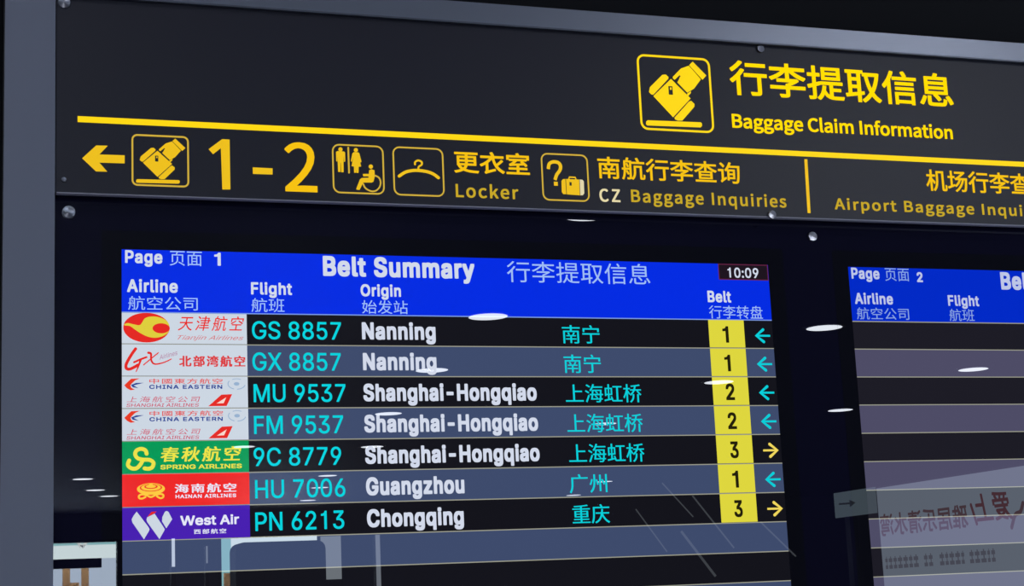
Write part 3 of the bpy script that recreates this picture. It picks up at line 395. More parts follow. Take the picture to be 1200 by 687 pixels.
# ------------------------------------------------------------------ the hall
M_ceil = surf('dark ceiling slats', (88, 92, 124), 0.6, bump=(3.0, (1, 40, 1), 0.3))
M_floor = surf('grey stone floor', (150, 150, 152), 0.3)
M_wall = surf('dark wall paint', (16, 16, 21), 0.75, spec=0.2)
M_wallh = surf('hall wall paint', (110, 114, 140), 0.7)
XL, XR, YF = -16.0, 26.0, -36.0
g = Geo(world_xyz); g.box((XL, YF, -0.1), (XR, 0.3, 0), M_floor); struct('floor', g)
g = Geo(world_xyz); g.box((XL, YF, CEIL), (XR, 0.3, CEIL + 0.1), M_ceil); struct('ceiling', g)
g = Geo(world_xyz); g.box((XL, 0.10, 0), (XR, 0.3, CEIL), M_wall); struct('wall_back', g)
g = Geo(world_xyz); g.box((XL - 0.2, YF, 0), (XL, 0.3, CEIL), M_wallh); struct('wall_left', g)
g = Geo(world_xyz); g.box((XR, YF, 0), (XR + 0.2, 0.3, CEIL), M_wallh); struct('wall_right', g)
# far wall of the hall, with two daylit openings (x0, x1) between sill and head
wA = (-9.0, (3.69,1.30)[0]); wB = ((5.82,1.28)[0], (8.18,1.21)[0])
head = (2.32,1.34)[1] + Z0; headB = (6.68,1.31)[1] + Z0; sill = 0.9
g = Geo(world_xyz)
g.box((XL, YF - 0.25, 0), (XR, YF, sill), M_wallh); g.box((XL, YF - 0.25, head), (XR, YF, CEIL), M_wallh)
for a, b in ((XL, wA[0]), (wA[1], wB[0]), (wB[1], XR)): g.box((a, YF - 0.25, sill), (b, YF, head), M_wallh)
struct('wall_front', g)
M_sky = glow('daylight in the panes', (0.93, 1.0, 1.03), 17.0, raw=True)
M_skyt = glow('daylight through tinted panes', (0.36, 0.66, 0.70), 15.0, raw=True)
M_skyb = glow('daylight on the apron', (0.72, 0.80, 1.0), 13.0, raw=True)
M_mul = surf('dark window frame', (30, 32, 40), 0.5)
M_tan = surf('tan painted post', (196, 150, 104), 0.6)
M_pane = bpy.data.materials.new('window glass'); M_pane.use_nodes = True
_nt = M_pane.node_tree; _nt.nodes.clear()
_o = _nt.nodes.new('ShaderNodeOutputMaterial'); _t = _nt.nodes.new('ShaderNodeBsdfTransparent'); _t.inputs[0].default_value = (0.93, 0.97, 0.97, 1)
_nt.links.new(_t.outputs[0], _o.inputs[0])
tr0 = (2.32,0.74)[1] + Z0; tr1 = (2.32,0.94)[1] + Z0
def window(name, x0, x1, kind):
    r = Geo(world_xyz)
    for a, b in ((x0, x0 + 0.07), (x1 - 0.07, x1)): r.box((a, YF - 0.2, sill), (b, YF + 0.05, head), M_mul)
    r.box((x0, YF - 0.2, head - 0.05), (x1, YF + 0.05, head), M_mul); r.box((x0, YF - 0.2, sill), (x1, YF + 0.05, sill + 0.06), M_mul)
    if kind == 'a': r.box((x0, YF - 0.2, tr0), (x1 - 0.4, YF + 0.05, tr1), M_mul)
    w = struct(name, r)
    p = Geo(world_xyz); p.box((x0 + .07, YF - 0.14, sill), (x1 - .07, YF - 0.13, head), M_pane); p.build('pane', w, 'clear glass')
window('window_1', *wA, 'a')
window('window_2', *wB, 'b')
# daylight outside: a bright sky band, a white canopy beam with a V brace, and tan posts on the apron
YO = YF - 3.0
b1 = (2.52,1.37)[1] + Z0; b2 = (2.52,1.05)[1] + Z0
xs0 = (6.35,1.05)[0]; xs1 = (6.61,1.04)[0]
g = Geo(world_xyz)
for a, b, m in ((-0.5, b2, M_skyb), (b2, b1, M_sky), (b1, 5.0, M_skyt)): g.box((-11, YO - .1, a), ((4.04,1.12)[0], YO, b), m)
xb = (6.25,1.05)[0]
for a, b, m in ((xb, xs0, M_sky), (xs0, xs1, M_skyt), (xs1, xs1 + 5, M_sky)): g.box((a, YO - .1, -0.5), (b, YO, 5.0), m)
o = g.build('sky_outside'); o['kind'] = 'structure'
M_white = surf('white painted steel', (240, 240, 240), 0.5)
t = thing('roof_brace', 'white V shaped roof brace outside the bright window by the grey post', 'brace', ((3.04,1.29)[0], YF - 2.0, 0))
xv, zv, zt = (3.04,1.27)[0], (3.04,1.27)[1] + Z0, (3.04,1.44)[1] + Z0
g = Geo(lambda u, v, z: Vector((u, YF - 2.0 + z, v)))
for sgn in (-1, 1): g.stroke([(xv, zv), (xv + sgn * .26, zt + .15)], 0.07, 0, M_white, 0.08, smooth=False, cap=False)
g.build('brace', t)
for x, nm in (((2.66,0.72)[0], 'left one of two tan posts outside the bright window'), ((3.07,0.71)[0], 'right one of two tan posts outside the bright window')):
    t = thing('tan_post', nm, 'post', (x, YF - 1.5, -0.5), 'tan posts outside')
    g = Geo(world_xyz); g.box((x - 0.08, YF - 1.6, -0.5), (x + 0.08, YF - 1.5, (2.89,0.83)[1] + Z0), M_tan); g.build('post', t)
    if 'left' in nm:
        g = Geo(world_xyz); g.box((x + 0.08, YF - 1.58, 2.2), (x + 0.28, YF - 1.5, (2.89,0.47)[1] + Z0), M_tan); g.build('crossbar', t)
x = xs0 + .15
t = thing('tan_barrier', 'low tan barrier outside the narrow bright window strip', 'barrier', (x, YF - 1.5, -0.5))
g = Geo(world_xyz); g.box((x - .3, YF - 1.6, -0.5), (x + .3, YF - 1.5, (6.24,0.56)[1] + Z0), M_tan); g.build('barrier', t)
ld = bpy.data.lights.new('daylight', 'AREA'); ld.size = 5.0; ld.energy = 11000; ld.color = (1.0, 0.98, 0.95)
lo = bpy.data.objects.new('daylight', ld); COL.objects.link(lo); lo.location = (3.5, YF - 0.4, 7.2)
lo.rotation_euler = (math.radians(-14), 0, 0)

# ------------------------------------------------------------------ added fill lamps and downlights
M_lampw = glow('fill lamp diffuser', (1.0, 0.98, 0.95), 3.0, raw=True)
M_trim = surf('white lamp trim', (190, 190, 195), 0.4)
for i, (x, y, pw, sz) in enumerate(FILL_LAMPS):
    t = thing('added_fill_lamp', ['added square ceiling fill lamp in front of the grey post', 'large added square ceiling fill lamp out to the right of the board',
              'added square ceiling fill lamp far to the left of the board', 'added square ceiling fill lamp deep in the hall'][i], 'ceiling light', (x, y, CEIL), 'added fill lamps')
    g = Geo(world_xyz); h = sz / 2
    g.box((x - h - .04, y - h - .04, CEIL - .03), (x + h + .04, y + h + .04, CEIL), M_trim); g.build('lamp_frame', t)
    g = Geo(world_xyz); g.box((x - h, y - h, CEIL - .036), (x + h, y + h, CEIL - .03), M_lampw); g.build('diffuser', t)
    ld = bpy.data.lights.new('added_fill_light', 'AREA'); ld.shape = 'SQUARE'; ld.size = sz; ld.energy = pw; ld.color = (0.88, 0.93, 1.0)
    lo = bpy.data.objects.new('added_fill_light', ld); COL.objects.link(lo); lo.parent = t; lo.location = (0, 0, -0.045)

M_down = glow('downlight lens', (0.92, 0.97, 1.05), 20.0, raw=True)
DOWN = [((4.16,11.00), 'reflected under the blue header bar'), ((7.54,11.36), 'reflected in the dark gap between both displays'),
        ((10.87,13.97), 'reflected in the second display'), ((4.56,14.12), 'reflected under the second Nanning'),
        ((5.06,17.82), 'reflected above the second Shanghai-Hongqiao'), ((8.20,15.01), 'reflected left of the first yellow 2'),
        ((5.87,21.90), 'reflected at the third Shanghai-Hongqiao'), ((11.30,17.75), 'reflected beside the second display, a thin streak'),
        ((2.13,26.68), 'reflected by the grey post, topmost of three'), ((2.55,29.12), 'reflected by the grey post, middle of three'),
        ((2.94,30.65), 'reflected by the grey post, lowest of three'), ((8.44,19.14), 'reflected on the second Shanghai-Hongqiao in Chinese'),
        ((6.76,29.60), 'reflected across the digits 7006'), ((7.26,33.07), 'reflected under the digits 7006'),
        ((6.31,26.89), 'reflected above the digits 7006'), ((3.65,7.33), 'reflected at the lower edge of the sign'),
        ((3.93,21.66), 'reflected at the corner of the green logo'), ((12.57,29.55), 'reflected on the Chinese name of Guangzhou'),
        ((13.35,33.38), 'reflected under the Chinese name of Guangzhou')]
for (x, zz), where in DOWN:
    y = -zz
    t = thing('ceiling_downlight', 'round white ceiling downlight ' + where, 'ceiling light', (x, y, CEIL), 'round ceiling downlights')
    g = Geo(world_xyz)
    cs = lambda r, z, n=28: [(x + r * math.cos(2 * math.pi * i / n), y + r * math.sin(2 * math.pi * i / n), z) for i in range(n)]
    g.face(cs(0.165, CEIL - 0.012)[::-1], M_down); g.build('lens', t)
    g = Geo(world_xyz)
    a, b, c_ = cs(0.165, CEIL - 0.01), cs(0.20, CEIL - 0.01), cs(0.205, CEIL)
    for i in range(28):
        j = (i + 1) % 28
        g.face([a[i], a[j], b[j], b[i]], M_trim); g.face([b[i], b[j], c_[j], c_[i]], M_trim)
    g.build('trim_ring', t)

# ------------------------------------------------------------------ advertising light box standing across the hall (seen mirrored in the glass)
AX = 5.0
def ad(x_, y_, z_):           # local: x to the reader's right (towards -Y), y up, z out of the face (towards -X); metres
    return Vector((AX - z_, -x_, Z0 + y_))
M_adface = glow('light box face', (0.66, 0.80, 1.0), 3.1, raw=True)
M_adink = glow('light box red brown lettering', (0.95, 0.48, 0.52), 0.95, raw=True)
M_adfine = glow('light box grey print', (0.62, 0.66, 0.85), 1.75, raw=True)
M_adred = glow('light box red lettering', (1.0, 0.28, 0.30), 1.0, raw=True)
M_alu = surf('light box frame', (60, 62, 70), 0.4, metal=0.6)
zL = (6.414,-0.082)[0]; zR = zL - 5.4; vT = (5.577,0.079)[1]
t = thing('advertising_light_box', 'free standing pale advertising light box with red Chinese lettering, mirrored in the second display', 'advertisement', (AX, -(zL + zR) / 2, 0))
g = Geo(ad); g.box((zR, -Z0, -0.16), (zL, vT, -0.005), M_alu); g.build('box', t)
g = Geo(ad); g.rect(zR + .02, -Z0 + 0.5, zL - .004, vT - .01, 0, M_adface); g.build('lit_face', t)
def adbox(a, b):              # (z, v) pairs -> text box
    return (min(a[0], b[0]), max(a[1], b[1]), max(a[0], b[0]), min(a[1], b[1]))
g = Geo(ad); g.text('雅居乐清水湾', adbox((5.498,-0.083), (6.397,-0.212)), 0.002, M_adink, offset=0.02); g.build('large_lettering', t)
g = Geo(ad); g.text('爱上', adbox((5.096,-0.041), (5.420,-0.192)), 0.002, M_adred, offset=0.02, shear=0.2)
g.stroke([(5.459,-0.094), (5.420,-0.196)], 0.02, 0.002, M_adred)
g.stroke([(4.999,-0.118), (5.027,-0.159), (5.074,-0.173), (5.113,-0.232)], 0.025, 0.002, M_adink); g.build('brush_lettering', t)
random.seed(4)
g = Geo(ad)
a0, a1 = (5.240,-0.365), (6.353,-0.356)
x = a0[0]
while x < a1[0]:
    w = random.uniform(0.022, 0.05); hh = 0.07
    f = (x - a0[0]) / (a1[0] - a0[0]); v = a0[1]
    if random.random() > 0.12:
        for k in range(2): g.rect(x, v - hh / 2 + k * hh * .55, x + w, v - hh / 2 + k * hh * .55 + hh * .3, 0.002, M_adfine)
        g.rect(x + w * .3, v - hh / 2, x + w * .55, v + hh / 2, 0.0022, M_adfine)
    x += w + 0.012
g.build('small_print', t, 'line of small print too fine to read')['kind'] = 'stuff'
# arrow panel at the end of it
M_arface = glow('arrow panel face', (0.62, 0.84, 1.0), 1.55, raw=True)
M_arink = glow('arrow panel ink', (0.30, 0.36, 0.42), 0.8, raw=True)
q0, q1 = (6.402,0.052), (6.917,-0.070)
t = thing('arrow_panel', 'small pale panel with a thin arrow beside the advertising light box', 'sign', (AX, -(q0[0] + q1[0]) / 2, 0))
vb = (6.700,-0.073)[1]
g = Geo(ad); g.box((zL + .004, vb, -0.1), (q1[0], vT, -0.004), M_alu); g.build('panel', t)
g = Geo(ad); g.box((q1[0] - .12, -Z0, -0.08), (q1[0] - .06, vb, -0.03), M_alu); g.build('post', t)
g = Geo(ad); g.rect(zL + .004, vb, q1[0], vT, 0, M_arface); g.build('lit_face', t)
b0, b1 = (6.708,0.004), (6.852,0.009)
g = Geo(ad); g.stroke([b0, b1], 0.011, 0.002, M_arink); g.poly([(b0[0] - .05, b0[1]), (b0[0] + .02, b0[1] + .022), (b0[0] + .02, b0[1] - .022)], 0.002, M_arink); g.build('arrow', t)

# dark kiosk with rounded top corners, and glowing columns, standing in front of the far windows
M_kiosk = surf('dark kiosk shell', (34, 36, 44), 0.6)
KY = -12.0
kx0, ktop = (2.15,0.11); ktop += Z0; kx1 = (2.87,0.10)[0] + 0.04
t = thing('information_kiosk', 'dark information kiosk with rounded top corners standing before the bright window', 'kiosk', ((kx0 + kx1) / 2, KY, 0))
g = Geo(lambda u, v, z: Vector((u, KY + z, v)))
r = 0.07
outl = [(kx0, 0.05), (kx1, 0.05), (kx1, ktop - r)] + [(kx1 - r + r * math.cos(a), ktop - r + r * math.sin(a)) for a in (0.4, 0.8, 1.2, 1.57)] \
     + [(kx0 + r - r * math.cos(a), ktop - r + r * math.sin(a)) for a in (1.57, 1.2, 0.8, 0.4)] + [(kx0, ktop - r)]
g.poly(outl, -0.15, M_kiosk, 0.3); g.face([(u, v, -0.15) for u, v in outl][::-1], M_kiosk); g.build('body', t)
g = Geo(world_xyz); g.box((kx0 - .05, KY - .25, 0), (kx1 + .05, KY + .25, .05), M_kiosk); g.build('foot', t)
M_col = glow('pillar light as glow', (0.80, 0.90, 1.0), 4.2, raw=True)  # light falling on a pale pillar, put in as glow
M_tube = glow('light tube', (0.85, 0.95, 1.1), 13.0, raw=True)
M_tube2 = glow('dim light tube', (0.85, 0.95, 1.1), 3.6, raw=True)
def column(name, label, cat, px0, px1, m, y, base, top, cap=None):
    x0, x1 = px0, px1
    t = thing(name, label, cat, ((x0 + x1) / 2, y, 0))
    g = Geo(world_xyz); d = 0.12
    g.box((x0 - .01, y - d, 0), (x1 + .01, y - .01, top), M_kiosk); g.build('post', t)
    g = Geo(world_xyz); g.box((x0, y - .01, base), (x1, y, top), m); g.build('lit_front', t)
column('glowing_pillar', 'broad pale column made to glow as if lit, right of the dark kiosk, mirrored under the digits 6213', 'light column', (3.34,0.07)[0], (3.54,0.06)[0], M_col, -14, 1.95, (3.44,0.24)[1] + Z0)
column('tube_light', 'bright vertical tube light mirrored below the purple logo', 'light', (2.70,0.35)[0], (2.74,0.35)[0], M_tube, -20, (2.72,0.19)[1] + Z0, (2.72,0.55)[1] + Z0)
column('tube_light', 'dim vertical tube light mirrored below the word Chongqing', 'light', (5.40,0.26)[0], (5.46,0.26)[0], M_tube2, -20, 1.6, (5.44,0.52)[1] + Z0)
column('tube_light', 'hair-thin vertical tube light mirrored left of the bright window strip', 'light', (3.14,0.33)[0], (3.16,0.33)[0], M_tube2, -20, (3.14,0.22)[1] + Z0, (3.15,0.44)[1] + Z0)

M_bar = glow('faint bar glow', (0.85, 0.95, 1.05), 1.1, raw=True)  # beams made to glow in place of the light on them
BARS = [((9.62,1.13), (10.07,0.64), .012, 'topmost of the slanted pale bars mirrored beside the yellow 1'), ((10.08,0.94), (10.68,0.18), .016, 'longest slanted pale bar, mirrored left of the lowest yellow 3'),
        ((9.87,0.44), (10.36,-0.21), .03, 'thickest slanted pale bar, mirrored in the empty slate row'), ((9.19,0.77), (9.63,0.16), .012, 'slanted pale bar mirrored right of the Chinese name of Chongqing'),
        ((11.13,0.54), (11.66,0.03), .016, 'rightmost slanted pale bar, mirrored below the yellow arrow')]
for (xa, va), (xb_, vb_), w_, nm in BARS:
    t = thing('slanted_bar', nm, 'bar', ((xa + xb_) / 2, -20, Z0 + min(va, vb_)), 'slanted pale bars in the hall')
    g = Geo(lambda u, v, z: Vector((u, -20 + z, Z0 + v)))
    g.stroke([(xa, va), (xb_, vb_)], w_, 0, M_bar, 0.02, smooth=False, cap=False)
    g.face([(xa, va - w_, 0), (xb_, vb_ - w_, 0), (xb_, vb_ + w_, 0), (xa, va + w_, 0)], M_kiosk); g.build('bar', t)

# ------------------------------------------------------------------ information board: metal frame
M_steel = surf('brushed grey steel', (128, 132, 146), 0.33, metal=0.7, bump=(60, (1, 1, 30), 0.05))
P0, P1 = -163, -94.5
t = thing('board_frame', 'grey brushed metal frame with a wide left post and a slim top rail', 'frame', bw(P0, -2125, 0))
M_post = surf('satin grey post paint', (118, 122, 140), 0.55, metal=0.15, bump=(60, (1, 1, 30), 0.05))
g = Geo(); g.box((P0, -2125, -98), (P1, 393.5, 40), M_post); g.build('post', t)
g = Geo(); g.box((P0 - 1.5, -2125, -98), (P0, 393.5, 34), surf('dark side trim', (24, 24, 34), 0.6)); g.build('side_trim', t)
g = Geo(); g.box((P1, 361.5, -98), (2500, 393.5, 40), M_steel)
g.box((P1, 359.0, 34), (2500, 361.5, 40), surf('rail lip', (90, 94, 108), 0.4, metal=0.5)); g.build('top_rail', t)
g = Geo(); g.box((2440, -2125, -98), (2500, 361.5, 40), M_steel); g.build('end_post', t)
g = Geo(); g.box((P1, -2125, -98), (2440, -700, 36), M_steel); g.build('lower_panel', t)
g = Geo(); g.box((P1, -700, -98), (2440, 361, -70), surf('board back', (10, 10, 14), 0.8)); g.build('back_plate', t)

# ------------------------------------------------------------------ screw caps
M_cap = surf('turned steel cap', (150, 150, 160), 0.3, metal=1.0)
tn = M_cap.node_tree.nodes.new('ShaderNodeTangent'); tn.direction_type = 'RADIAL'; tn.axis = 'Y'
M_cap.node_tree.links.new(tn.outputs[0], M_cap.node_tree.nodes['Principled BSDF'].inputs['Tangent'])
M_cap.node_tree.nodes['Principled BSDF'].inputs['Anisotropic'].default_value = 0.85
M_capd = surf('dark steel cap', (110, 112, 124), 0.35, metal=1.0)
def screw(u, v, r, z, parent, m):
    g = Geo(); n = 24
    prof = [(r, 0), (r, 2.6), (r * .92, 3.4), (r * .5, 3.2), (r * .10, 3.0)]
    rings = [[(u + a * math.cos(2 * math.pi * i / n), v + a * math.sin(2 * math.pi * i / n), z + h) for i in range(n)] for a, h in prof]
    for A_, B_ in zip(rings, rings[1:]):
        for i in range(n):
            j = (i + 1) % n
            g.face([A_[i], A_[j], B_[j], B_[i]], m)
    g.face(rings[-1], m)
    return g.build('screw_cap', parent, 'turned steel screw cap')

# ------------------------------------------------------------------ sign panel
SZ = 30.0
Y1 = glow_vinyl('yellow vinyl', (255, 216, 4), 0.96)
Y2 = glow_vinyl('yellow vinyl dimmed for light fade', (240, 193, 20), 0.93)  # the sign's downward light fade is put into this dimmer yellow
Y3 = glow_vinyl('yellow vinyl dimmed more for light fade', (198, 168, 42), 0.92)  # dimmer again, the lower end of the painted light fade
Y4 = glow_vinyl('yellow vinyl of the pictogram frames', (214, 178, 60), 0.9)
YW = glow_vinyl('yellow vinyl with painted glint', (226, 214, 170), 0.95)  # yellow turned pale to paint in a reflected glint
M_sign = surf('sign black acrylic', (29, 27, 42), 0.42, spec=0.4)
M_edge = surf('sign edge', (165, 160, 175), 0.5)
M_ink = surf('sign black ink', (28, 27, 34), 0.5)
TH = 0.8
VB = 72.3
sign = thing('wayfinding_sign', 'long black baggage claim sign panel with yellow lettering and pictograms above the displays', 'sign', bw(P1 + 1, VB, 18))
g = Geo(); g.box((P1 + 1.5, VB + 1, 18), (2434, 360.5, SZ), M_sign); g.build('face', sign)
g = Geo(); g.box((P1 + 3, VB - 0.6, 17), (2434, VB + 0.9, SZ - 0.6), M_edge); g.build('bottom_edge', sign, 'pale grey lower edge strip')
g = Geo(); s_ = (-63.2,184.0,-62.9,175.4); g.rect(s_[0], s_[3], 2400, s_[1], SZ, Y1, TH); g.build('yellow_stripe', sign)
g = Geo(); g.text('行李提取信息', (960.5,332.2,1377.2,273.0), SZ, Y1, offset=0.014, thick=TH); g.build('heading_characters', sign)
for w in range(3):
    g = Geo(); g.latin('Baggage Claim Information', (959.2,243.0,1369.3,210.3), SZ, Y1, 'H', bold=0.7, thick=TH, only=w); g.build('heading_word', sign)

def pictogram_frame(box, w, m, parent, r=11):
    u0, v1, u1, v0 = box
    def rr(u0, v0, u1, v1, r):
        o = []
        for cu, cv, a0 in ((u1 - r, v1 - r, 0), (u0 + r, v1 - r, 90), (u0 + r, v0 + r, 180), (u1 - r, v0 + r, 270)):
            for k in range(7):
                a = math.radians(a0 + 15 * k); o.append((cu + r * math.cos(a), cv + r * math.sin(a)))
        return o
    g = Geo(); g.ring(rr(u0, v0, u1, v1, r), rr(u0 + w, v0 + w, u1 - w, v1 - w, r - w), SZ, m, TH)
    return g.build('pictogram_border', parent)

BIG = (799.0,331.3,926.6,206.7)
CASE = {'end': [(817.6,271.7),(819.1,277.4),(841.8,299.1),(847.8,299.9),(852.2,295.9),(851.6,292.9),(824.2,265.3),(820.7,265.5),(817.0,269.4)],
        'body': [(824.1,263.0),(856.3,293.1),(888.6,262.5),(856.1,229.8)],
        'end2': [(858.5,229.3),(885.3,256.9),(889.0,258.7),(894.6,253.8),(894.3,249.2),(871.7,225.0),(864.1,224.6),(859.0,226.6)],
        'hand': [(859.4,296.3),(869.6,306.4),(874.7,311.3),(888.3,316.7),(893.9,311.4),(908.4,295.1),(895.2,278.8),(882.7,271.3),(866.9,284.7),(866.1,289.2),(873.4,298.7),(871.6,300.2),(862.7,291.9),(859.7,294.0)],
        'thumb': [(882.6,269.7),(889.4,274.6),(889.2,271.2),(884.0,265.9)],
        'cuff': [(889.5,317.9),(896.0,324.1),(918.5,302.1),(911.5,294.8)],
        'lock': [(850.8,280.8),(857.9,280.8),(857.9,266.7),(850.8,266.8)],
        'lockdot': [(853.5,278.7),(856.3,278.8),(856.1,275.0),(853.2,274.8)],
        'finger': [(863.3,290.1),(872.0,299.1),(869.9,292.8),(866.4,287.6),(882.7,271.3),(880.9,269.6),(864.5,284.3)],
        'base': [(811.6,222.4),(903.3,223.7),(905.6,221.7),(905.3,217.6),(902.7,215.3),(810.4,214.0),(808.4,216.2),(809.2,220.7)]}
def case_pictogram(dst, m, mb, w, parent):
    root = pictogram_frame(dst, w, mb, parent, 13 * (dst[2] - dst[0]) / (BIG[2] - BIG[0]))
    f = lambda pts: [(dst[0] + (u - BIG[0]) / (BIG[2] - BIG[0]) * (dst[2] - dst[0]), dst[1] + (v - BIG[1]) / (BIG[3] - BIG[1]) * (dst[3] - dst[1])) for u, v in pts]
    g = Geo()
    for k in ('end', 'body', 'end2'): g.poly(f(CASE[k]), SZ, m, TH)
    g.poly(f(CASE['lock']), SZ + TH, M_ink, .15); g.poly(f(CASE['lockdot']), SZ + TH + .15, m, .1)
    g.build('suitcase', root)
    g = Geo()
    for k in ('hand', 'cuff', 'thumb'): g.poly(f(CASE[k]), SZ + .9, m, TH)
    g.poly(f(CASE['finger']), SZ + .9 + TH, M_ink, .15)
    g.build('hand', root)
    g = Geo(); g.poly(f(CASE['base']), SZ, m, TH); g.build('conveyor_bar', root)
case_pictogram(BIG, Y1, Y1, 3.3, sign)
case_pictogram((11.2,161.6,92.0,86.0), Y2, Y4, 2.4, sign)

g = Geo(); g.poly([(-56.9,122.8),(-37.7,142.3),(-21.8,142.6),(-33.5,129.3),(1.6,129.6),(1.5,117.9),(-33.6,117.6),(-22.6,104.9),(-38.0,104.6)], SZ, Y2, TH); g.build('left_arrow', sign)
g = Geo()
g.poly([(120.2,144.1),(140.0,159.9),(150.6,159.7),(150.7,85.5),(139.2,85.0),(137.9,146.4),(126.6,136.9)], SZ, Y2, TH)
g.latin('2', (230.5,160.4,278.3,85.7), SZ, Y2, 'H', bold=0.8, thick=TH)
g.poly([(183.6,119.5),(212.6,119.3),(212.4,110.1),(183.8,109.9)], SZ, Y2, TH)
g.build('belt_range_numbers', sign)

# toilets and wheelchair
fr = pictogram_frame((301.5,160.6,379.9,85.7), 2.2, Y4, sign)
def person_shape(g, head, hr, polys, m):
    g.ell(*head, hr, hr, SZ, m, TH, 20)
    for p in polys: g.poly(p, SZ, m, TH)
g = Geo(); person_shape(g, (314.4,152.5), 3.1, [
    [(307.6,148.4),(309.6,149.6),(319.2,149.4),(321.1,148.1),(321.1,134.3),(319.5,133.7),(319.1,145.6),(318.5,133.4),(318.1,117.9),(314.5,117.8),(314.6,132.4),(314.0,132.4),(313.3,118.0),(310.0,118.1),(309.8,133.0),(309.8,145.2),(309.2,133.8),(307.6,134.2)]], Y2); g.build('man_figure', fr)
g = Geo(); person_shape(g, (337.7,152.5), 3.1, [
    [(334.2,149.1),(341.2,149.0),(342.8,147.5),(345.7,134.9),(344.0,133.6),(341.4,143.3),(345.0,127.6),(341.2,127.2),(340.6,117.7),(337.7,117.6),(337.6,126.4),(337.1,117.9),(334.2,117.8),(334.1,127.2),(330.4,127.7),(334.3,143.8),(331.1,134.2),(329.5,135.1),(332.4,147.3)]], Y2); g.build('woman_figure', fr)
g = Geo(); g.stroke([(326.2,155.7),(326.4,117.4)], 2.4, SZ, Y4, TH, smooth=False); g.build('divider_bar', fr)
g = Geo(); person_shape(g, (359.7,128.1), 3.2, [
    [(357.0,122.3),(360.3,124.0),(365.1,122.6),(365.1,112.5),(363.0,105.1),(360.5,103.8),(347.5,103.3),(341.5,91.7),(337.0,92.2),(336.7,93.5),(342.8,108.3),(345.6,110.1),(355.8,110.8),(355.9,113.1),(347.8,112.8),(347.4,116.3),(356.5,116.7)]], Y2)
cc = [(364.9,114.9),(371.3,111.9),(374.0,105.5),(372.5,98.1),(367.4,92.2),(360.9,90.3),(354.5,92.2),(349.7,95.9),(347.4,101.2)]
g.stroke(cc, 2.2, SZ, Y4, TH); g.build('wheelchair_figure', fr)
# hanger
fr = pictogram_frame((393.6,160.9,472.6,85.7), 2.2, Y4, sign)
g = Geo(); g.stroke([(402.8,115.3),(412.6,121.7),(424.2,124.7),(434.2,125.1),(445.7,123.9),(455.6,120.7),(463.7,115.1)], 4.6, SZ, Y2, TH)
g.stroke([(427.9,134.4),(428.3,138.0),(433.1,140.7),(438.3,138.5),(438.1,134.3),(433.5,130.8),(432.8,125.4)], 2.8, SZ, Y2, TH); g.build('clothes_hanger', fr)
g = Geo(); g.text('更衣室', (489.1,158.9,609.9,124.2), SZ, Y2, offset=0.015, thick=TH); g.build('locker_characters', sign)
g = Geo(); g.latin('Locker', (490.1,108.2,589.7,85.9), SZ, Y3, 'H', bold=0.5, thick=TH, spacing=35); g.build('locker_lettering', sign)
# question mark and suitcase
fr = pictogram_frame((628.8,161.3,706.2,86.1), 2.2, Y4, sign)
g = Geo(); g.stroke([(640.3,136.0),(642.2,143.9),(648.5,147.6),(656.9,146.8),(660.5,141.7),(659.3,135.0),(653.6,127.4),(650.4,119.1)], 5.2, SZ, Y2, TH, cap=False)
g.rect(*(648.4,116.1,654.5,110.0), SZ, Y2, TH); g.build('question_mark', fr)
g = Geo()
g.poly([(661.0,118.1),(663.6,120.7),(667.3,121.1),(667.6,97.2),(663.0,97.0),(660.6,100.3)], SZ, Y2, TH)
g.poly([(668.6,121.2),(690.1,121.1),(689.9,96.2),(668.8,96.9)], SZ, Y2, TH)
g.poly([(691.3,121.2),(695.5,120.9),(697.6,118.4),(697.3,99.4),(694.9,96.4),(691.0,96.3)], SZ, YW, TH)
g.stroke([(673.2,121.3),(674.1,124.5),(684.1,124.4),(684.7,121.5)], 2.0, SZ, Y2, TH, smooth=False)
g.rect(*(673.7,116.3,677.2,110.8), SZ + TH, M_ink, .15); g.build('suitcase', fr)
g = Geo(); g.text('南航行李查询', (722.2,160.1,966.2,124.3), SZ, Y2, offset=0.010, thick=TH); g.build('inquiry_characters', sign)
g = Geo(); g.latin('CZ', (722.6,108.2,757.1,87.1), SZ, YW, 'H', bold=0.5, thick=TH, spacing=60); g.build('airline_code_lettering', sign, 'letters CZ with a white glint put into their colour')
for w in range(2):
    g = Geo(); g.latin('Baggage Inquiries', (775.7,109.4,1045.6,82.1), SZ, Y3, 'H', bold=0.5, thick=TH, spacing=35, only=w); g.build('inquiry_word', sign)
g = Geo(); g.stroke([(1087.3,170.7),(1085.6,80.9)], 5.2, SZ, Y2, TH, smooth=False, cap=False); g.build('divider_bar', sign)
g = Geo(); g.text('机场行李查询', (1309.8,163.1,1471.9,126.2), SZ, Y2, offset=0.010, thick=TH, ref='机场行李'); g.build('airport_inquiry_characters', sign)
for w in range(3):
    g = Geo(); g.latin('Airport Baggage Inquiries', (1133.6,108.2,1397.2,82.6), SZ, Y3, 'H', bold=0.5, thick=TH, ref='Airport Baggage', spacing=35, only=w); g.build('airport_inquiry_word', sign)
for (u, v), r, m in (((-82.4,354.9), 9, M_cap), ((-82.0,90.5), 3.6, M_capd), ((1019.2,355.9), 6.4, M_capd), ((1018.0,75.6), 7.0, M_cap)):
    screw(u, min(v, 360 - r), r, SZ, sign, m)

# ------------------------------------------------------------------ glass over the displays
GZ = 0.0
M_glass = dark_glass('black backed glass', (22, 21, 40))
t = thing('cover_glass', 'large black backed glass sheet around both displays, fixed with round steel caps', 'glass', bw(P1 + 1, -690, -6))
g = Geo(); g.box((P1 + 1, -690, -6), (2430, 120, GZ), M_glass); g.build('glass_sheet', t)
for (u, v), r in (((-72.9,51.4), 9.4), ((1104.5,48.9), 8.0)): screw(u, v, r, GZ, t, M_cap)

